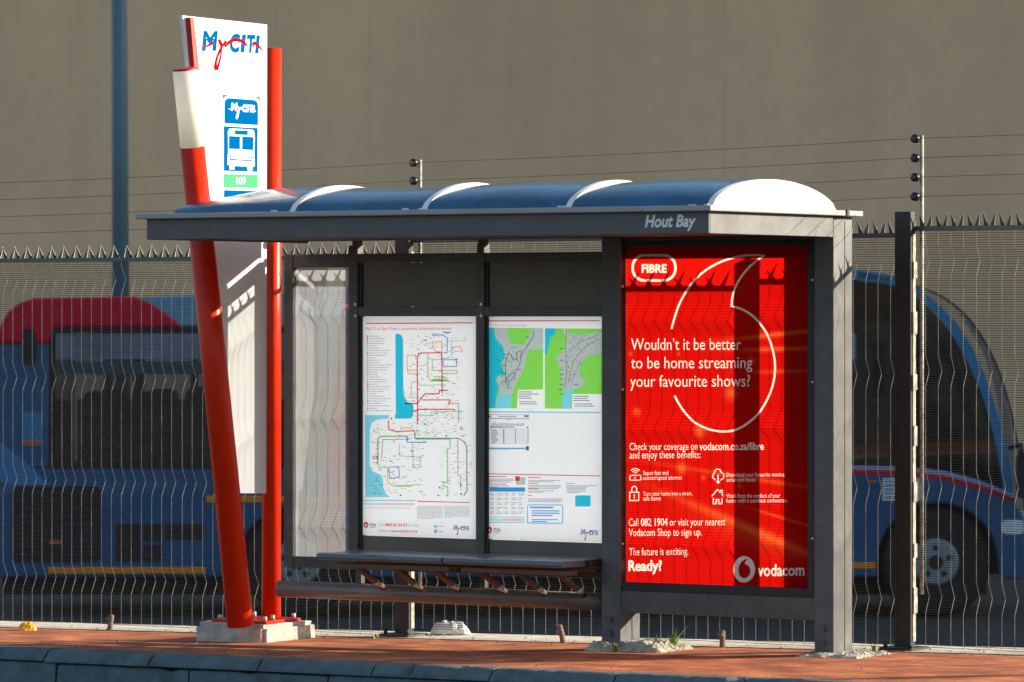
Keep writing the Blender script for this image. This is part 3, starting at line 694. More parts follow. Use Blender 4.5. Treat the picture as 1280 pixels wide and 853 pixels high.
for x0, x1 in ((-3.15, -2.302), (-2.298, -1.4445)): b.box(x0, x1, FB1 + 0.03, FB1 + 0.033, 0.50, 1.85)
b.builds('added_diffuser', sheet_mat('opal_diffuser', (0.8, 0.82, 0.85), (0.92, 0.95, 1.0), 0.8), sh)  # opal sheets added to backlight the maps and blur fence shadows

paper = sheet_mat('map_paper', (0.82, 0.86, 0.92), (0.91, 0.95, 1.0), 0.68)
INK = {k: ink('ink_' + k, c) for k, c in dict(red=(0.75, 0.05, 0.06), cyan=(0.03, 0.60, 0.82), pale=(0.25, 0.75, 0.88), grey=(0.42, 0.44, 0.48), dark=(0.12, 0.14, 0.2), green=(0.28, 0.80, 0.12), lgreen=(0.35, 0.75, 0.4), orange=(0.9, 0.5, 0.2), blue=(0.05, 0.35, 0.75), pink=(0.85, 0.4, 0.45), olive=(0.55, 0.6, 0.25), urban=(0.55, 0.62, 0.62), purple=(0.3, 0.32, 0.55), sand=(0.75, 0.72, 0.5)).items()}
NM = dict(red='red_print', cyan='water_print', pale='shallow_water_print', grey='small_print', dark='dark_print', green='land_print', lgreen='green_route_print', orange='orange_route_print', blue='blue_print', pink='pink_route_print', olive='olive_route_print', urban='town_print', purple='purple_route_print', sand='sand_print')
MY = FB0 + 0.02
def bil(q, X0, X1, Z0, Z1):
    (tlx, tly), (trx, try_), (blx, bly), (brx, bry) = q
    def f(px, py, lift=0):
        u = (px - tlx) / (trx - tlx); v = 0
        for _ in range(3):
            yt = tly + (try_ - tly)*u; yb = bly + (bry - bly)*u; v = (py - yt)/(yb - yt)
            xl = tlx + (blx - tlx)*v; xr = trx + (brx - trx)*v; u = (px - xl)/(xr - xl)
        return Vector((X0 + (X1 - X0)*u, MY - lift, Z1 - (Z1 - Z0)*v))
    return f
def logo(fl, x, y, w, key_a, key_b):
    """wordmark: heavy slanted capitals with a red swash drawn through them; x, y top-left, w width"""
    k = w / 900.0
    def q(px, py): return (x + (px - 140)*k, y + (py - 95)*k*1.0)
    def qt(s, px, py, wd, cap, bo=0.05): return text_loops(s, *q(px, py), wd*k, cap*k, bo, 0.12)
    fl.add(key_a, qt('M', 236, 345, 216, 250)); fl.add(key_a, qt('C', 608, 368, 140, 235)); fl.add(key_a, qt('I', 750, 365, 78, 222)); fl.add(key_a, qt('T', 838, 372, 115, 226)); fl.add(key_a, qt('I', 945, 380, 68, 226))
    for pts, w_ in (([(140, 292), (240, 310), (320, 290), (392, 245)], [4, 10, 22, 30]), ([(462, 205), (485, 255), (500, 305), (470, 370), (430, 480), (418, 570), (430, 618)], [20, 34, 26, 22, 22, 30, 34]), ([(432, 618), (462, 540), (488, 430), (497, 350), (510, 300), (560, 230)], [30, 22, 16, 14, 18, 26]), ([(556, 235), (552, 295), (610, 238), (680, 212), (760, 228), (800, 255), (845, 300)], [18, 22, 30, 34, 34, 28, 10]), ([(918, 315), (930, 256), (965, 272), (1042, 352)], [6, 26, 30, 8])):
        pp = smooth_path(pts, 4); ww = [1.35*(w_[min(len(w_)-1, i//4)]*(1 - (i % 4)/4) + w_[min(len(w_)-1, i//4 + 1)]*((i % 4)/4))*k for i in range(len(pp))]
        fl.add(key_b, stroke([q(*p_) for p_ in pp], ww))

for x0, x1 in ((-2.3448, -2.3245), (-3.1142, -3.1122), (-2.2755, -2.2702), (-1.5118, -1.4435)):
    b = B(); b.box(x0, x1, FB0 + 0.021, FB0 + 0.04, 0.5535, 1.796); b.build('side_mask', M['panel'], sh)
# ---- first map poster (route diagram)
m1 = bil(((452.5, 396.5), (590.5, 397.3), (451, 669.3), (589, 673)), -3.112, -2.345, 0.556, 1.795)
b = B(); b.tris([(-3.112, MY, 0.556), (-2.345, MY, 0.556), (-2.345, MY, 1.795), (-3.112, MY, 1.795)], [(0, 1, 2, 3)])
mp1 = b.build('route_map', paper, sh); mp1['label'] = 'white route diagram poster with coloured lines and blue sea'
F = Flat(m1)
def z5(x, y): return (430 + x*0.1758, 380 + y*0.1758)
def z6(x, y): return (430 + x*0.2110, 510 + y*0.2110)
F.add('red', [rect(456.5, 587, 404.2, 405.6)])
F.add('red', text_loops('MyCiTi is Cape Town\u2019s convenient, scheduled bus service', 456, 413.4, 105, 4.1))
cols = ['red', 'red', 'red', 'pink', 'lgreen', 'lgreen', 'lgreen', 'blue', 'lgreen', 'green', 'green', 'olive', 'orange', 'orange', 'olive', 'grey', 'pink', 'lgreen', 'orange', 'purple']
for i in range(32):
    y = 420.0 + i*3.0
    F.add(cols[i % 20], [rect(457.3, 459.3, y, y + 1.9)]); x = 460.5; e = 460.5 + random.uniform(8, 29)
    bars_ = []
    while x < e: w = random.uniform(1.2, 4); bars_.append(rect(x, min(e, x + w), y + 0.5, y + 1.4)); x += w + 0.7
    F.add('grey', bars_)
F.add('cyan', [[z5(*p_) for p_ in [(358, 217), (385, 217), (402, 228), (412, 255), (412, 640), (420, 672), (440, 700), (480, 714), (480, 795), (466, 817), (352, 819), (352, 790), (358, 785)]]])
F.add('pale', [[z6(*p_) for p_ in [(118, 45), (262, 45), (252, 66), (185, 72), (156, 92), (147, 130), (143, 340), (160, 378), (212, 402), (222, 430), (222, 470), (238, 510), (262, 530), (118, 530)]]])
def route(c, f, pts, w=0.9):
    F.add(c, stroke([f(*p_) for p_ in pts], w*1.35))
route('red', z5, [(510, 860), (510, 390), (520, 362), (545, 353), (680, 353), (682, 640)], 1.0); route('pink', z5, [(584, 353), (584, 520), (600, 548), (700, 552)], 0.9)
route('red', z5, [(478, 765), (512, 762), (512, 753), (765, 753), (768, 765)], 1.1); route('red', z5, [(420, 712), (510, 712), (540, 670), (562, 643), (660, 642), (664, 618), (720, 618)], 1.1); route('red', z5, [(540, 686), (735, 686), (725, 720)], 1.0)
route('orange', z5, [(620, 318), (618, 275), (680, 272), (682, 345), (640, 345), (622, 318)], 0.9); route('orange', z5, [(440, 480), (440, 370), (500, 368), (500, 400)], 0.8); route('orange', z5, [(515, 502), (445, 500), (445, 475), (508, 475)], 0.9)
route('olive', z5, [(680, 400), (615, 400), (615, 478), (785, 478), (785, 500), (690, 500)], 0.9); route('green', z5, [(615, 545), (720, 548)], 2.0); route('olive', z5, [(620, 520), (700, 522)], 0.8); route('green', z5, [(690, 530), (720, 530)], 1.0)
route('purple', z5, [(690, 402), (782, 402), (782, 450), (690, 450), (690, 402)], 0.9); route('blue', z5, [(612, 228), (690, 226), (720, 250), (718, 352), (690, 352)], 0.9); route('blue', z5, [(690, 208), (745, 208)], 1.0); route('pale', z5, [(748, 270), (748, 380), (690, 395)], 0.9); route('lgreen', z5, [(720, 270), (845, 268), (845, 235)], 0.6); route('pink', z5, [(750, 340), (760, 312), (810, 310), (825, 345), (750, 338)], 0.8)
route('lgreen', z5, [(520, 560), (528, 583), (700, 580)], 0.9); route('lgreen', z5, [(512, 560), (470, 560), (470, 672), (540, 672)], 0.8); route('olive', z5, [(412, 610), (430, 690), (505, 700)], 0.7); route('lgreen', z5, [(512, 795), (600, 795), (605, 772), (830, 768)], 0.9); route('purple', z5, [(725, 715), (795, 712), (795, 850)], 0.7)
route('olive', z6, [(440, 455), (280, 465), (250, 440), (248, 352)], 0.9); route('lgreen', z6, [(250, 354), (200, 352), (190, 330), (190, 185), (205, 168), (360, 168)], 1.0); route('olive', z6, [(195, 330), (195, 190), (212, 172), (360, 172)], 0.8); route('red', z6, [(255, 75), (258, 130), (300, 142), (410, 138)], 1.0); route('orange', z6, [(335, 118), (390, 120), (400, 138)], 0.9)
route('dark', z6, [(408, 140), (410, 182), (660, 182), (690, 200), (708, 230), (708, 490), (690, 520)], 0.8); route('lgreen', z6, [(412, 187), (612, 187), (614, 240), (597, 242), (597, 440), (572, 442), (572, 465), (597, 468), (597, 528)], 1.3)
route('purple', z6, [(657, 186), (657, 400), (672, 405), (672, 480)], 0.7); route('blue', z6, [(362, 165), (365, 205), (475, 206)], 1.0); route('purple', z6, [(256, 352), (314, 350), (318, 405), (290, 420), (262, 418), (256, 352)], 0.9); route('lgreen', z6, [(318, 215), (318, 285), (440, 295), (440, 355), (398, 357), (398, 298)], 0.9); route('purple', z6, [(215, 300), (222, 190), (360, 188)], 0.7); route('pale', z6, [(395, 210), (398, 290)], 0.8); route('lgreen', z6, [(475, 100), (475, 180), (470, 140)], 0.7); route('red', z6, [(165, 288), (190, 288), (190, 302), (165, 302), (165, 288)], 0.8); route('green', z6, [(300, 465), (390, 467)], 0.9)
for f, box4, n in ((z5, (440, 800, 210, 830), 190), (z6, (150, 470, 90, 520), 170), (z6, (560, 730, 200, 520), 60), (z6, (400, 700, 10, 170), 90)):
    for _ in range(n):
        c = f(random.uniform(box4[0], box4[1]), random.uniform(box4[2], box4[3])); w = random.uniform(1.2, 4.5)
        F.add(random.choice(['grey', 'grey', 'purple', 'pink', 'lgreen', 'orange']), [rect(c[0], c[0] + w, c[1], c[1] + 0.75)])
for px, py in ((282, 65), (432, 137), (476, 98), (378, 186), (600, 168), (685, 120), (560, 472), (683, 457), (683, 508), (333, 518), (552, 518)): F.add('dark', [oval(*z6(px, py), 1.1)])
F.add('cyan', [rect(454.8, 519, 625.4, 626.4)]); F.add('red', [[z6(430, 550), z6(735, 557), z6(735, 562), z6(430, 556)]])
for i in range(17): c = z6(124 + i*17.5, 570); F.add('cyan' if i < 6 else 'red', [oval(c[0], c[1], 1.3), oval(c[0], c[1], 0.7)])
for x0, n, wd in ((430, 11, 148), (587, 10, 148)):
    for i in range(n):
        c = z6(x0, 582 + i*7); x = c[0]; e = c[0] + wd*0.211*(random.uniform(0.3, 0.7) if i == n-1 else 1); bb = []
        while x < e: w = random.uniform(1.0, 3.2); bb.append(rect(x, min(x + w, e), c[1], c[1] + 0.7)); x += w + 0.5
        F.add('grey', bb)
c = z6(118, 592); F.add('grey', [rect(c[0], c[0] + 58, c[1], c[1] + 0.6)]); c = z6(118, 600)
def tda(fl, x, y, r):
    fl.add('red', [oval(x, y, r*0.8, r), oval(x, y + r*0.1, r*0.28, r*0.4)])
    fl.add('dark', text_loops('TDA', x + r*1.2, y + r*0.45, r*2.1, r*0.95, 0.03)); fl.add('grey', [rect(x + r*1.2, x + r*3.1, y + r*0.75, y + r*0.95)])
tda(F, 457.6, 656.5, 3.8)
F.add('grey', text_loops('Call', 473, 658, 7, 3.8, 0, 0.2)); F.add('red', text_loops('0800 65 64 63', 481, 658, 27, 3.8, 0.025, 0.2)); F.add('grey', text_loops('for help', 509, 658.4, 13.5, 3.8, 0, 0.2))
F.add('grey', text_loops('Website:', 473, 665.3, 14.5, 3.6, 0, 0.2)); F.add('red', text_loops('www.myciti.org.za', 488, 665.5, 33, 3.6, 0.02, 0.2))
c = z6(537, 700); F.add('cyan', [smooth_path([(c[0] - 2, c[1] + 1), (c[0] - 2, c[1] - 1.6), (c[0], c[1] - 0.4), (c[0] + 1, c[1] - 1.8), (c[0] + 2.2, c[1] - 1.2), (c[0] + 1.4, c[1] + 1), (c[0] - 0.6, c[1] + 2)], 3)])
c = z6(537, 730); F.add('blue', [rrect(c[0] - 1.9, c[0] + 1.9, c[1] - 2.2, c[1] + 2.2, 0.5, 3), [(c[0], c[1] + 1.9), (c[0], c[1] - 0.9), (c[0] + 1.2, c[1] - 1.5), (c[0] + 1.2, c[1] - 0.8), (c[0] + 0.7, c[1] - 0.6), (c[0] + 0.7, c[1] + 1.9)]])
for yy in (700, 731): c = z6(552, yy); F.add('grey', [rect(c[0], c[0] + 6, c[1] - 0.3, c[1] + 0.6)])
logo(F, 562.5, 656, 21.5, 'blue', 'red')
F.build(NM, INK, mp1)

# ---- second map poster (area maps, timetable)
m2 = bil(((605.5, 395.8), (750, 394.4), (606.5, 673.8), (750, 678)), -2.270, -1.512, 0.556, 1.797)
b = B(); b.tris([(-2.270, MY, 0.556), (-1.512, MY, 0.556), (-1.512, MY, 1.797), (-2.270, MY, 1.797)], [(0, 1, 2, 3)])
mp2 = b.build('area_map', paper, sh); mp2['label'] = 'white poster with two green area maps above a timetable'
F = Flat(m2)
def z7(x, y): return (595 + x*0.1758, 380 + y*0.1758)
def z8(x, y): return (595 + x*0.2228, 500 + y*0.2228)
F.add('red', [[z7(75, 118), z7(862, 110), z7(862, 116), z7(75, 126)]])
F.add('pink', text_loops('Camps Bay and Hout Bay', *z7(75, 158), 26, 2.6)); F.add('grey', text_loops('area map', *z7(228, 158), 21, 2.6))
def mapart(rc, water, urban, legend, bay):
    Rr = [z7(*p_) for p_ in rc]
    F.add('green', [Rr] + [[z7(*p_) for p_ in l] for l in (water, urban, legend, bay) if l])
    F.add('cyan', [[z7(*p_) for p_ in water]]); F.add('urban', [[z7(*p_) for p_ in urban]])
    if bay: F.add('pale', [[z7(*p_) for p_ in bay]])
mapart([(75, 170), (466, 170), (466, 742), (75, 742)],
       [(76, 171), (118, 171), (112, 205), (125, 250), (160, 285), (182, 318), (185, 345), (190, 380), (162, 420), (180, 470), (195, 505), (140, 508), (128, 540), (150, 600), (132, 650), (120, 741), (76, 741)],
       [(122, 171), (205, 171), (215, 230), (235, 285), (330, 290), (352, 240), (392, 171), (465, 171), (465, 318), (355, 325), (335, 430), (310, 500), (265, 570), (250, 630), (240, 640), (160, 640), (155, 600), (132, 545), (145, 515), (200, 508), (185, 470), (168, 425), (194, 385), (188, 318), (165, 282), (130, 250), (117, 205)],
       [(285, 612), (465, 606), (465, 741), (280, 741)], [(160, 645), (238, 645), (236, 741), (124, 741), (136, 655)])
mapart([(477, 170), (880, 170), (880, 742), (477, 742)],
       [(478, 171), (556, 171), (550, 215), (515, 235), (510, 280), (492, 350), (478, 368)],
       [(600, 171), (640, 171), (640, 200), (720, 215), (800, 205), (879, 190), (879, 345), (770, 370), (725, 420), (720, 500), (765, 550), (720, 600), (680, 602), (640, 600), (612, 620), (600, 600), (590, 480), (575, 420), (555, 375), (600, 340), (620, 300), (625, 240)],
       [(672, 636), (879, 636), (879, 741), (670, 741)], [(616, 622), (640, 606), (684, 606), (668, 634), (664, 741), (596, 741), (604, 640)])
def r7(c, pts, w=0.8): F.add(c, stroke([z7(*p_) for p_ in pts], w))
r7('dark', [(200, 570), (195, 430), (215, 350), (235, 360), (250, 400), (280, 390), (275, 345), (315, 330), (300, 380), (345, 310), (392, 235), (400, 190)], 0.8); r7('dark', [(205, 560), (225, 500), (265, 490), (300, 420), (310, 350)], 0.7); r7('purple', [(215, 610), (220, 560), (270, 500)], 0.9)
r7('orange', [(620, 600), (632, 480), (625, 330), (630, 180)], 0.9); r7('grey', [(640, 560), (680, 400), (760, 300), (870, 240)], 0.6); r7('grey', [(650, 330), (720, 270), (860, 210)], 0.6); r7('grey', [(660, 590), (690, 480), (740, 380)], 0.5)
for _ in range(170):
    k = random.random()
    a = (random.uniform(130, 300), random.uniform(290, 600)) if k < 0.4 else ((random.uniform(640, 870), random.uniform(215, 350)) if k < 0.75 else (random.uniform(600, 720), random.uniform(350, 590)))
    d = (random.uniform(-22, 22), random.uniform(-22, 22)); r7(random.choice(['grey', 'grey', 'lgreen', 'sand', 'purple']), [a, (a[0] + d[0], a[1] + d[1])], 0.5)
for x, y in ((190, 360), (185, 440), (190, 495), (190, 550), (300, 465), (355, 235), (600, 315), (600, 400), (600, 465), (600, 500), (600, 530), (600, 570), (590, 608), (600, 640), (690, 500), (700, 570)): c = z7(x, y); F.add('dark', [rect(c[0] - 2.5, c[0] + 2.5, c[1] - 0.35, c[1] + 0.35)])
for x0, y0, n in ((292, 622, 4), (300, 692, 2), (682, 650, 3), (692, 705, 2)):
    for i in range(n): c = z7(x0, y0 + i*15); F.add('dark', [rect(c[0], c[0] + random.uniform(14, 26), c[1], c[1] + 0.9)])
F.add('cyan', [[z7(75, 764), z7(875, 764), z7(875, 771), z7(75, 771)]])
q8 = lambda x0, x1, y0, y1: [z8(x0, y0), z8(x1, y0), z8(x1, y1), z8(x0, y1)]
F.add('dark', [q8(60, 295, 82, 84), q8(60, 295, 103, 106)]); F.add('dark', [q8(62, 76, 88, 97), q8(265, 290, 86, 95)]); F.add('grey', [q8(118, 220, 90, 96), q8(165, 188, 108, 112)])
for i in range(22): F.add('grey', [q8(80 + i*8.5, 85 + i*8.5, 127 + random.randint(0, 8), 145)])
F.add('blue', [q8(72, 144, 148, 156)]); F.add('purple', [q8(146, 210, 149, 155)]); F.add('dark', [q8(278, 290, 150, 157)])
for i in range(9): F.add('grey', [q8(62, 292, 163 + i*10, 165 + i*10)])
for x in (147, 215): F.add('dark', [q8(x, x + 3, 160, 244)])
for i in range(8): F.add('dark', [q8(82, 98 + random.randint(4, 22), 168 + i*10, 171 + i*10), q8(150, 154, 168 + i*10, 172 + i*10), q8(284, 290, 168 + i*10, 172 + i*10)])
F.add('blue', [q8(60, 272, 268, 275)]); F.add('dark', [q8(275, 292, 258, 282)]); F.add('pale', [q8(60, 180, 278, 281)])
F.add('red', [[z8(56, 412), z8(690, 421), z8(690, 426), z8(56, 417)]])
for x0, x1, y0, n in ((56, 165, 428, 1), (56, 205, 442, 3), (56, 165, 470, 1), (56, 180, 480, 2), (288, 360, 432, 1), (288, 470, 448, 2), (288, 345, 465, 1), (288, 470, 477, 3), (288, 345, 496, 1), (288, 430, 507, 2), (288, 310, 533, 1), (288, 480, 552, 3), (500, 550, 465, 1), (500, 672, 477, 2), (505, 610, 492, 4)):
    for i in range(n): F.add('red' if n == 1 and x0 < 300 else 'grey', [q8(x0, x1 - (random.randint(0, 60) if i == n-1 and n > 1 else 0), y0 + i*8, y0 + i*8 + 4)])
F.add('red', [q8(216, 242, 428, 455)]); F.add('urban', [q8(244, 272, 432, 474)]); F.add('lgreen', [q8(222, 243, 457, 474)])
F.add('blue', [q8(70, 272, 490, 514)])
for j in range(5):
    F.add('red', [oval(*z8(64, 528 + j*26), 1.3)])
    for i in range(5): F.add('grey', [q8(76 + i*40, 76 + i*40 + random.randint(18, 32), 522 + j*26, 526 + j*26), q8(76 + i*40, 76 + i*40 + random.randint(12, 30), 531 + j*26, 535 + j*26)])
for i in range(6): F.add('urban', [q8(70 + i*40, 71.5 + i*40, 516, 645)])
F.add('cyan', [q8(58, 270, 655, 659), q8(58, 270, 684, 688)])
for i in range(14): F.add('cyan' if i < 6 else 'red', [oval(*z8(66 + i*15, 672), 1.3), oval(*z8(66 + i*15, 672), 0.6)])
F.add('cyan', stroke([z8(*p_) for p_ in rrect(287, 483, 588, 690, 8, 3)], 1.3, True))
F.add('blue', [q8(300, 430, 598, 606)])
for i in range(3): F.add('blue', [q8(310, 465 - 40*(i == 2), 618 + i*13, 624 + i*13)])
for i in range(2): F.add('blue', [q8(310, 455 - 60*(i == 1), 668 + i*11, 673 + i*11)])
F.add('cyan', [[z8(*p_) for p_ in rrect(552, 637, 533, 596, 8, 3)]])
tda(F, 611, 662.5, 4.3)
logo(F, 722.5, 661, 24, 'blue', 'red')
F.build(NM, INK, mp2)

# ---- roof
GY0 = -1.36
b = B(); b.box(-3.60, 0.048, GY0, 0.24, 2.328, 2.357); b.build('gutter', M['gutter'], sh, bevel=0.006)
b = B(); b.box(-3.555, 0.008, -1.31, -1.295, 2.216, 2.3275); fa = b.build('fascia', M['fascia'], sh, bevel=0.003)
b = B(); b.box(-0.0105, 0.008, -1.2945, -0.02, 2.216, 2.3275); b.box(-3.555, -3.54, -1.2945, 0.2, 2.216, 2.3275); b.box(-3.5395, -0.1165, 0.19, 0.205, 2.228, 2.3275); b.builds('fascia_end', M['post'], sh, bevel=0.002)
b = B(); b.box(-3.5395, -0.011, -1.2945, 0.1895, 2.227, 2.233); b.build('soffit', M['under'], sh)
b = B(); b.box(0.0482, 0.056, 0.05, 0.075, 2.33, 2.362); b.build('clip', M['gasket'], sh)
fn = lambda u, v, w: Vector((u, -1.312 - w, v))
p0 = pix(806, 284, 1, -1.312); p1 = pix(870, 284, 1, -1.312)
ls = text_loops('Hout Bay', p0.x, p0.z, p1.x - p0.x, 0.062, 0.032, 0.22, y_down=False)
vs, fs = fill(ls); b = B(); b.tris([fn(u, v, 0) for u, v in vs], fs); b.build('lettering', mat('white_vinyl', (0.88, 0.88, 0.9), 0.5), fa)
VY0, VY1, VZ, VH = -1.335, -0.06, 2.356, 0.155
def vault(t, h): # t 0..1 across the arch
    return Vector((0, VY0 + (VY1 - VY0)*t, VZ + h*(1 - (2*t - 1)**2)**0.62 * (1.0 + 0.10*(0.5 - t))))
rx = [-3.37, -2.56, -1.71, -0.815, 0.03]
NT = 40
ribs_ = []
for i in range(4):
    b = B(); rows = []
    for k in range(13):
        s_ = k/12; X = rx[i] + 0.012 + (rx[i+1] - rx[i] - 0.024)*s_
        h = VH - 0.012 + 0.014*math.sin(math.pi*s_)*(1 if i != 1 else -0.4)
        if i == 0: h *= 0.6 + 0.4*math.sin(min(1, s_/0.75)*math.pi/2)
        rows.append([b.bm.verts.new(vault(j/NT, h) + Vector((X, 0, 0))) for j in range(NT+1)])
    for r0, r1 in zip(rows, rows[1:]):
        for j in range(NT):
            f = b.bm.faces.new((r0[j], r0[j+1], r1[j+1], r1[j])); f.smooth = True
    if i == 0:
        for j in range(NT): 
            q0 = rows[0][j].co.copy(); q1 = rows[0][j+1].co.copy()
            vv = [b.bm.verts.new(p_) for p_ in (q0, q1, Vector((q1.x, q1.y, VZ)), Vector((q0.x, q0.y, VZ)))]
            if 0 < j < NT-1: b.bm.faces.new(vv)
    b.build('roof_sheet', M['vault'], sh, keepn=False)
for i, X in enumerate(rx):
    if i == 0: continue
    b = B(); rows = []
    for dx in (-0.018, 0.018):
        rows.append([b.bm.verts.new(vault(j/NT, VH - 0.010 + (0.017*max(0, math.sin(min(j/NT, 0.5)*2*math.pi)) if 0 < i < 4 else 0.0)) + Vector((X + dx, 0, 0))) for j in range(NT+1)])
        rows.append([b.bm.verts.new(vault(j/NT, (VH - 0.045) if i < 4 else 0.0) + Vector((X + dx, 0, 0))) for j in range(NT+1)])
    a0, a1, b0, b1 = rows
    for j in range(NT):
        b.bm.faces.new((a0[j], a0[j+1], b0[j+1], b0[j])); 
        if i < 4: b.bm.faces.new((a1[j], b1[j], b1[j+1], a1[j+1]))
        if (a0[j].co - a1[j].co).length + (a0[j+1].co - a1[j+1].co).length > 1e-5:
            b.bm.faces.new((a0[j], a1[j], a1[j+1], a0[j+1])); b.bm.faces.new((b0[j], b0[j+1], b1[j+1], b1[j]))
    bmesh.ops.remove_doubles(b.bm, verts=b.bm.verts, dist=1e-5)
    b.build('roof_rib' if i < 4 else 'roof_end', M['gable'], sh)
for X in rx[1:]:
    for k in range(3):
        b = B(); q = X + random.uniform(-0.13, 0.03); w = random.uniform(0.006, 0.02)
        b.box(q - w, q + w, -1.352 + k*0.001, -1.338, 2.3572, 2.3572 + random.uniform(0.004, 0.009)); b.build('sealant', M['gable'], sh, bevel=0.002)
# ---- pipe, bench
b = B(); b.tube([(-3.668, 0.085, 0.235), (-1.445, 0.085, 0.235)], 0.048, 28); b.build('rail_pipe', M['rail'], sh)
b = B()
for x in (-3.14, -2.30): b.box(x - 0.02, x + 0.02, 0.115, 0.15, 0.284, 0.3595)
b.builds('rail_stub', M['frame'], sh)
for x0, x1 in ((-3.114, -2.275), (-2.262, -1.486)):
    b = B(); prof = [(-0.335, 0.452), (-0.33, 0.468), (-0.315, 0.474), (-0.1, 0.470), (0.06, 0.478), (0.07, 0.472), (0.06, 0.452), (-0.1, 0.436), (-0.315, 0.437), (-0.33, 0.442)]
    b.prism(prof, lambda u, v, w: Vector((w, u, v)), x0, x1); st_ = b.build('bench_seat', M['bench'], sh, bevel=0.004)
    b = B(); b.box(x0 + 0.06, x1 - 0.005, -0.245, -0.17, 0.390, 0.418); b.box(x0 + 0.06, x1 - 0.005, 0.0, 0.03, 0.40, 0.435); b.builds('bench_rail', M['brown'], sh, bevel=0.003)
for x in (-2.93, -2.67, -2.41, -2.105, -1.845, -1.585):
    b = B(); b.tube([(x, -0.205, 0.40), (x, 0.05, 0.27)], 0.019, 8); sr = b.build('bench_bracket', M['brown'], sh)
    b = B(); b.tube([(x + 0.012, 0.005, 0.29), (x + 0.012, -0.03, 0.302)], 0.016, 10); b.builds('bolt', M['bolt'], sr)
# back of bench end (black block standing in for the shade beside the post)
b = B(); b.box(-1.484, -1.4445, -0.10, 0.07, 0.43, 0.474); b.build('bench_end_shade', M['gasket'], sh, bevel=0.01)

# ================================================================== STOP SIGN TOTEM
SX = -3.76
tz = zg(-3.8) + 0.105
sign = thing('bus_stop_sign', (-3.78, 0.0, tz), 'tall white bus stop panel between two red poles on a concrete block', 'bus stop sign')
def sp_(px, py, lift=0.0): v = pix(px, py, 0, SX); return Vector((SX + lift, v.y, v.z))
b = B(); tl, tr, br_, bl = sp_(228, 19.5), sp_(334, 31), sp_(333, 617), sp_(299, 617)
poly = [(v.y, v.z) for v in (tl, tr, br_, bl)]
b.prism(poly, lambda u, v, w: Vector((w, u, v)), SX - 0.025, SX); face = b.build('sign_panel', M['white'], sign, bevel=0.003)
pb = pix(300, 775, 0, -3.68); pt = pix(231, 88, 0, -3.68); pm_ = pix(240.5, 184, 0, -3.68)
b = B(); dirv = (pt - pb).normalized(); base = pb + dirv*((tz - pb.z)/dirv.z)
kz = (pm_.z - base.z)/dirv.z
b.tube([base, base + dirv*kz], [0.076, 0.069], 32); b.build('pole', M['red'], sign)['label'] = 'leaning red pole with cream top section'
top = base + dirv*((pt.z - base.z)/dirv.z)
b = B(); b.tube([base + dirv*(kz + 0.001), top], [0.068, 0.068], 32); cp = b.build('lamp_cover', M['cream'], sign)
b = B(); b.tube([top + dirv*0.0005, top + dirv*0.012], [0.069, 0.066], 32); b.build('cap', M['redfin'], cp)
b = B(); rb_ = pix(339, 772, 0, -3.84); b.tube([(-3.84, rb_.y, tz), (-3.84, rb_.y + 0.012, pix(343, 61, 0, -3.84).z)], [0.056, 0.052], 32); b.build('pole', M['red'], sign)['label'] = 'upright red pole beside the shelter frame'
f0, f1, f2, f3 = sp_(231.5, 22), sp_(236, 22.5), sp_(243.5, 88), sp_(237, 88)
b = B(); b.prism([(v.y, v.z) for v in (f0, f1, f2, f3)], lambda u, v, w: Vector((w, u, v)), SX + 0.001, SX + 0.035); b.build('edge_fin', M['redfin'], sign, bevel=0.002)
F = Flat(lambda u, v, l: sp_(u, v, l))
MM = dict(blue=M['sblue'], red=M['lred'], white=M['white'], green=M['sgreen'], teal=M['steal'], dark=M['gasket'])
k_ = 0.09375
logo_x = 230 + 140*k_; 
# large wordmark follows the panel's own top edge
class Sk:
    def __init__(s, fl, x0, sl): s.fl = fl; s.x0 = x0; s.sl = sl
    def add(s, key, loops): s.fl.add(key, [[(x, y + (x - s.x0)*s.sl) for x, y in l] for l in loops]); return s
logo(Sk(F, 250, 0.0), logo_x, 30 + 95*k_, 900*k_, 'blue', 'red')
def z9(x, y): return (260 + x*0.1642, 110 + y*0.1642)
P9 = lambda pts: [z9(*p_) for p_ in pts]
F.add('teal', [P9([(110, 52), (394, 68), (394, 112), (110, 95)])])
F.add('white', [P9([(112, 130), (112, 100), (122, 72), (150, 58), (350, 70), (380, 82), (392, 110), (394, 135), (394, 290), (112, 290)])])
F.add('blue', [P9([(122, 270), (122, 120), (130, 92), (155, 78), (345, 92), (370, 104), (380, 130), (380, 285)]), ])
F.add('blue', [P9([(120, 292), (378, 306), (376, 640), (120, 632)])])
F.add('white', [P9([(150, 330), (160, 312), (180, 310), (330, 318), (348, 328), (354, 370), (350, 500), (352, 545), (354, 598), (338, 600), (338, 628), (298, 628), (298, 600), (200, 594), (200, 622), (162, 622), (162, 588), (146, 585), (148, 530), (152, 480)])])
for q in ([(202, 322), (302, 326), (302, 360), (202, 357)], [(157, 372), (160, 366), (240, 370), (243, 375), (242, 468), (156, 465)], [(258, 376), (262, 371), (342, 374), (346, 380), (344, 475), (257, 470)], [(165, 540), (334, 550), (334, 560), (165, 552)]): F.add('blue', [P9(q)])
for x, y in ((168, 520), (188, 521), (309, 528), (330, 530)): F.add('blue', [P9(oval(x, y, 7, 9, 12))])
F.add('green', [P9([(118, 655), (378, 663), (378, 762), (118, 758)])])
F.add('white', text_loops('109', *z9(214, 735), 11.8, 9.5, 0.01))
F.add('blue', [P9([(122, 778), (377, 786), (377, 860), (122, 860)])])
class Wh:
    def __init__(s, fl): s.fl = fl
    def add(s, key, loops): s.fl.add('white', [[(x, y + (x - 285)*0.04) for x, y in l] for l in loops])
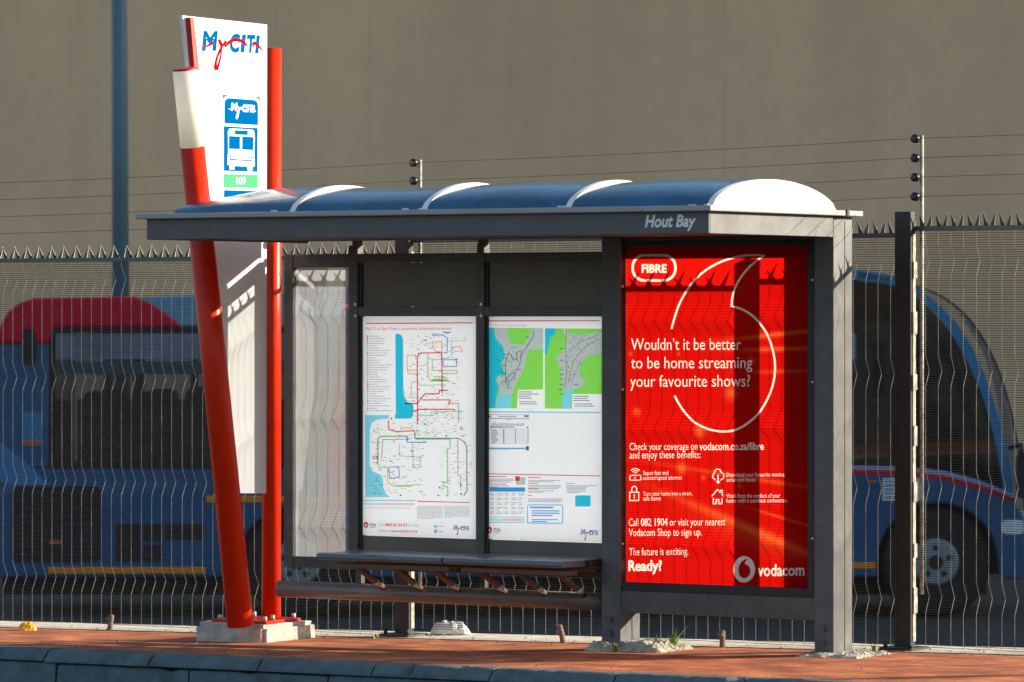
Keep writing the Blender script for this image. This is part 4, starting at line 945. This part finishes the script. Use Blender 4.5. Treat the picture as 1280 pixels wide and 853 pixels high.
logo(Wh(F), z9(150, 110)[0], z9(150, 112)[1], 210*0.1642, 'white', 'white')
for px, py in ((243, 25), (329, 35.5), (245, 165), (331, 165), (331, 208), (258, 190)): F.add('dark', [oval(px, py, 0.7)])
F.build(dict(blue='blue_lettering', red='red_swash', white='white_pictogram', green='stop_number_plate', teal='pictogram_corner', dark='rivet'), MM, face)
b = B(); b.box(-4.02, -3.63, -0.10, 0.02, tz - 0.002, tz + 0.014); b.box(-4.0, -3.66, 0.021, 0.28, tz - 0.002, tz + 0.014); b.build('base_plate', M['red'], sign, bevel=0.003)
b = B()
for x, y in ((-3.98, -0.07), (-3.66, -0.07), (-3.69, 0.25), (-3.97, 0.25), (-3.7, 0.06)): b.tube([(x, y, tz + 0.014), (x, y, tz + 0.04)], 0.012, 6)
b.builds('bolt', M['bolt'], sign)
# plinth
def rough_block(name, m, x0, x1, y0, y1, z0, z1, label, cat, group=None, amp=0.012, sub=5, bev=0.02):
    b = B(); b.box(x0, x1, y0, y1, z0, z1)
    bmesh.ops.bevel(b.bm, geom=b.bm.edges[:], offset=bev, segments=2, affect='EDGES')
    bmesh.ops.subdivide_edges(b.bm, edges=b.bm.edges[:], cuts=sub, use_grid_fill=True)
    for v in b.bm.verts:
        v.co += Vector((random.uniform(-1, 1), random.uniform(-1, 1), random.uniform(-1, 1)))*amp
    return tag(b.build(name, m, smooth=False), label, cat, group)
rough_block('concrete_plinth', M['conc'], -4.10, -3.60, -0.16, 0.36, tz - 0.20, tz - 0.003, 'pale concrete block under the red sign poles', 'concrete plinth', None, 0.003, 4, 0.025)
# mortar footings
def footing(cx, cy, w, d, h, label):
    b = B(); n = 18
    g = [[None]*(n+1) for _ in range(n+1)]
    for i in range(n+1):
        for j in range(n+1):
            u, v = i/n*2 - 1, j/n*2 - 1; e = max(abs(u), abs(v))
            hh = h*min(1, (1 - e)*(4.0 + 2*math.sin(5*u + 3*v))) * random.uniform(0.65, 1.15)
            X = cx + u*w/2*random.uniform(0.96, 1.03); Y = cy + v*d/2*random.uniform(0.96, 1.03)
            g[i][j] = b.bm.verts.new((X, Y, zg(X) - 0.01 + hh))
    for i in range(n):
        for j in range(n): b.bm.faces.new((g[i][j], g[i+1][j], g[i+1][j+1], g[i][j+1]))
    return tag(b.build('mortar_footing', M['mortar']), label, 'footing', 'mortar footings under the advert posts')
footing(-1.27, 0.09, 0.52, 0.40, 0.058, 'rough pale mortar lump around the post between bench and advert')
footing(0.0, 0.09, 0.42, 0.44, 0.032, 'low rough mortar pad around the outer advert post')

# ================================================================== SMALL THINGS
for (px, X, Y, h, lean, lab) in ((138, -5.42, 0.46, 0.115, 0.008, 'short weathered peg beside the fence, left of the red poles'), (702, -1.98, 0.42, 0.125, -0.015, 'short leaning peg beside the fence, under the bench'), (903, -0.92, 0.43, 0.115, 0.0, 'short weathered peg beside the fence, under the red advert')):
    X = pix(px, 800, 1, Y).x
    b = B(); z0 = zg(X) - 0.02; n = 8
    b.tube([(X - lean, Y, z0), (X, Y, z0 + h*0.6), (X + lean, Y, z0 + h*0.93), (X + lean, Y, z0 + h)], [0.017, 0.016, 0.017, 0.011], 7)
    b.tube([(X - 0.026, Y - 0.004, z0 + h*0.78), (X + 0.01, Y - 0.01, z0 + h*0.80)], 0.010, 6)
    tag(b.build('ground_peg', M['peg']), lab, 'peg', 'short pegs along the fence line')
X = pix(34, 790, 1, 0.30).x; b = B()
rows = []
for i in range(6):
    a = i/5*R(88); ring = []
    for k in range(16):
        t_ = k*2*math.pi/16; rr = 0.052*math.cos(a)*(1 + 0.14*math.sin(3*t_ + i)) ; ring.append(b.bm.verts.new((X + rr*math.cos(t_), 0.30 + rr*math.sin(t_), zg(X) + 0.046*math.sin(a)*(1 + 0.1*math.sin(2*t_)) + random.uniform(-0.002, 0.002))))
    rows.append(ring)
for r0, r1 in zip(rows, rows[1:]):
    for k in range(16): b.bm.faces.new((r0[k], r0[(k+1) % 16], r1[(k+1) % 16], r1[k]))
tag(b.build('squashed_cup', M['yellow']), 'crumpled yellow plastic scrap lying on the red pavers', 'litter')
X0 = pix(562, 790, 1, 0.80).x; b = B(); rows = []
for i in range(8):
    a = i/7*R(86); ring = []
    for k in range(22):
        t_ = k*2*math.pi/22; rr = math.cos(a)**0.7*(1 + 0.18*math.sin(3*t_ + 1.3) + random.uniform(-0.07, 0.07))
        ring.append(b.bm.verts.new((X0 + 0.115*rr*math.cos(t_), 0.80 + 0.08*rr*math.sin(t_), zg(X0) + 0.01 + 0.066*math.sin(a)*random.uniform(0.55, 1.2) + random.uniform(-0.004, 0.004))))
    rows.append(ring)
for r0, r1 in zip(rows, rows[1:]):
    for k in range(22): b.bm.faces.new((r0[k], r0[(k+1) % 22], r1[(k+1) % 22], r1[k]))
tag(b.build('plastic_bag', M['bag']), 'crumpled white plastic bag lying just behind the fence', 'plastic bag')
def weed(px, Y, n, h, lab):
    X = pix(px, 800, 1, Y).x; b = B()
    for i in range(n):
        a = random.uniform(0, 6.28); l = h*random.uniform(0.5, 1); s_ = random.uniform(0.1, 0.55) if i else 0.02
        p0 = Vector((X + random.uniform(-0.01, 0.01), Y + random.uniform(-0.01, 0.01), zg(X))); d = Vector((math.cos(a)*s_, math.sin(a)*s_, 1)).normalized()
        w = Vector((-math.sin(a), math.cos(a), 0))*0.008; mid = p0 + d*l*0.5; tip = p0 + d*l + Vector((math.cos(a), math.sin(a), 0))*l*s_*0.4
        b.tris([p0 - w*0.4, p0 + w*0.4, mid + w, tip, mid - w], [(0, 1, 2, 4), (4, 2, 3)])
    tag(b.build('weed', M['leaf']), lab, 'weed', 'weeds growing along the paving edge')
weed(841, 0.22, 7, 0.15, 'tall green weed stalk growing under the red advert')
weed(820, 0.36, 6, 0.07, 'thin weed growing behind the tall stalk under the advert')
weed(768, -0.10, 9, 0.05, 'low weed tuft in front of the mortar lump')
weed(1095, 0.28, 8, 0.06, 'weed tuft on the mortar pad between outer advert post and fence post')
weed(470, 0.40, 5, 0.04, 'tiny weed sprout on the paving edge near the fence post under the bench')
weed(752+62, 0.30, 6, 0.05, 'tiny weed beside the mortar lump near the fence')

# loose grit and crumbs swept along the paving
b = B()
for _ in range(700):
    X = random.uniform(-7, 1.6); t_ = random.random()
    Y = random.uniform(0.28, 0.66) if t_ < 0.5 else (kerb_y(X) + random.uniform(0.0, 0.25) if t_ < 0.75 else random.uniform(kerb_y(X), 0.5))
    q = random.choice([0.004, 0.005, 0.006, 0.009, 0.013]); z0 = zg(X) + (0.003 if Y > 0.43 else 0)
    vs = [(X + q*math.cos(a)*random.uniform(0.6, 1), Y + q*math.sin(a)*random.uniform(0.6, 1), z0) for a in (0, 1.5, 3.1, 4.6)] + [(X + random.uniform(-q, q)*0.3, Y, z0 + q*random.uniform(0.5, 1))]
    b.tris(vs, [(0, 1, 4), (1, 2, 4), (2, 3, 4), (3, 0, 4)])
tag(b.build('grit', mat('grit_brown', (0.30, 0.24, 0.17), 0.95, 0, 0.5, 6)), kind='stuff')
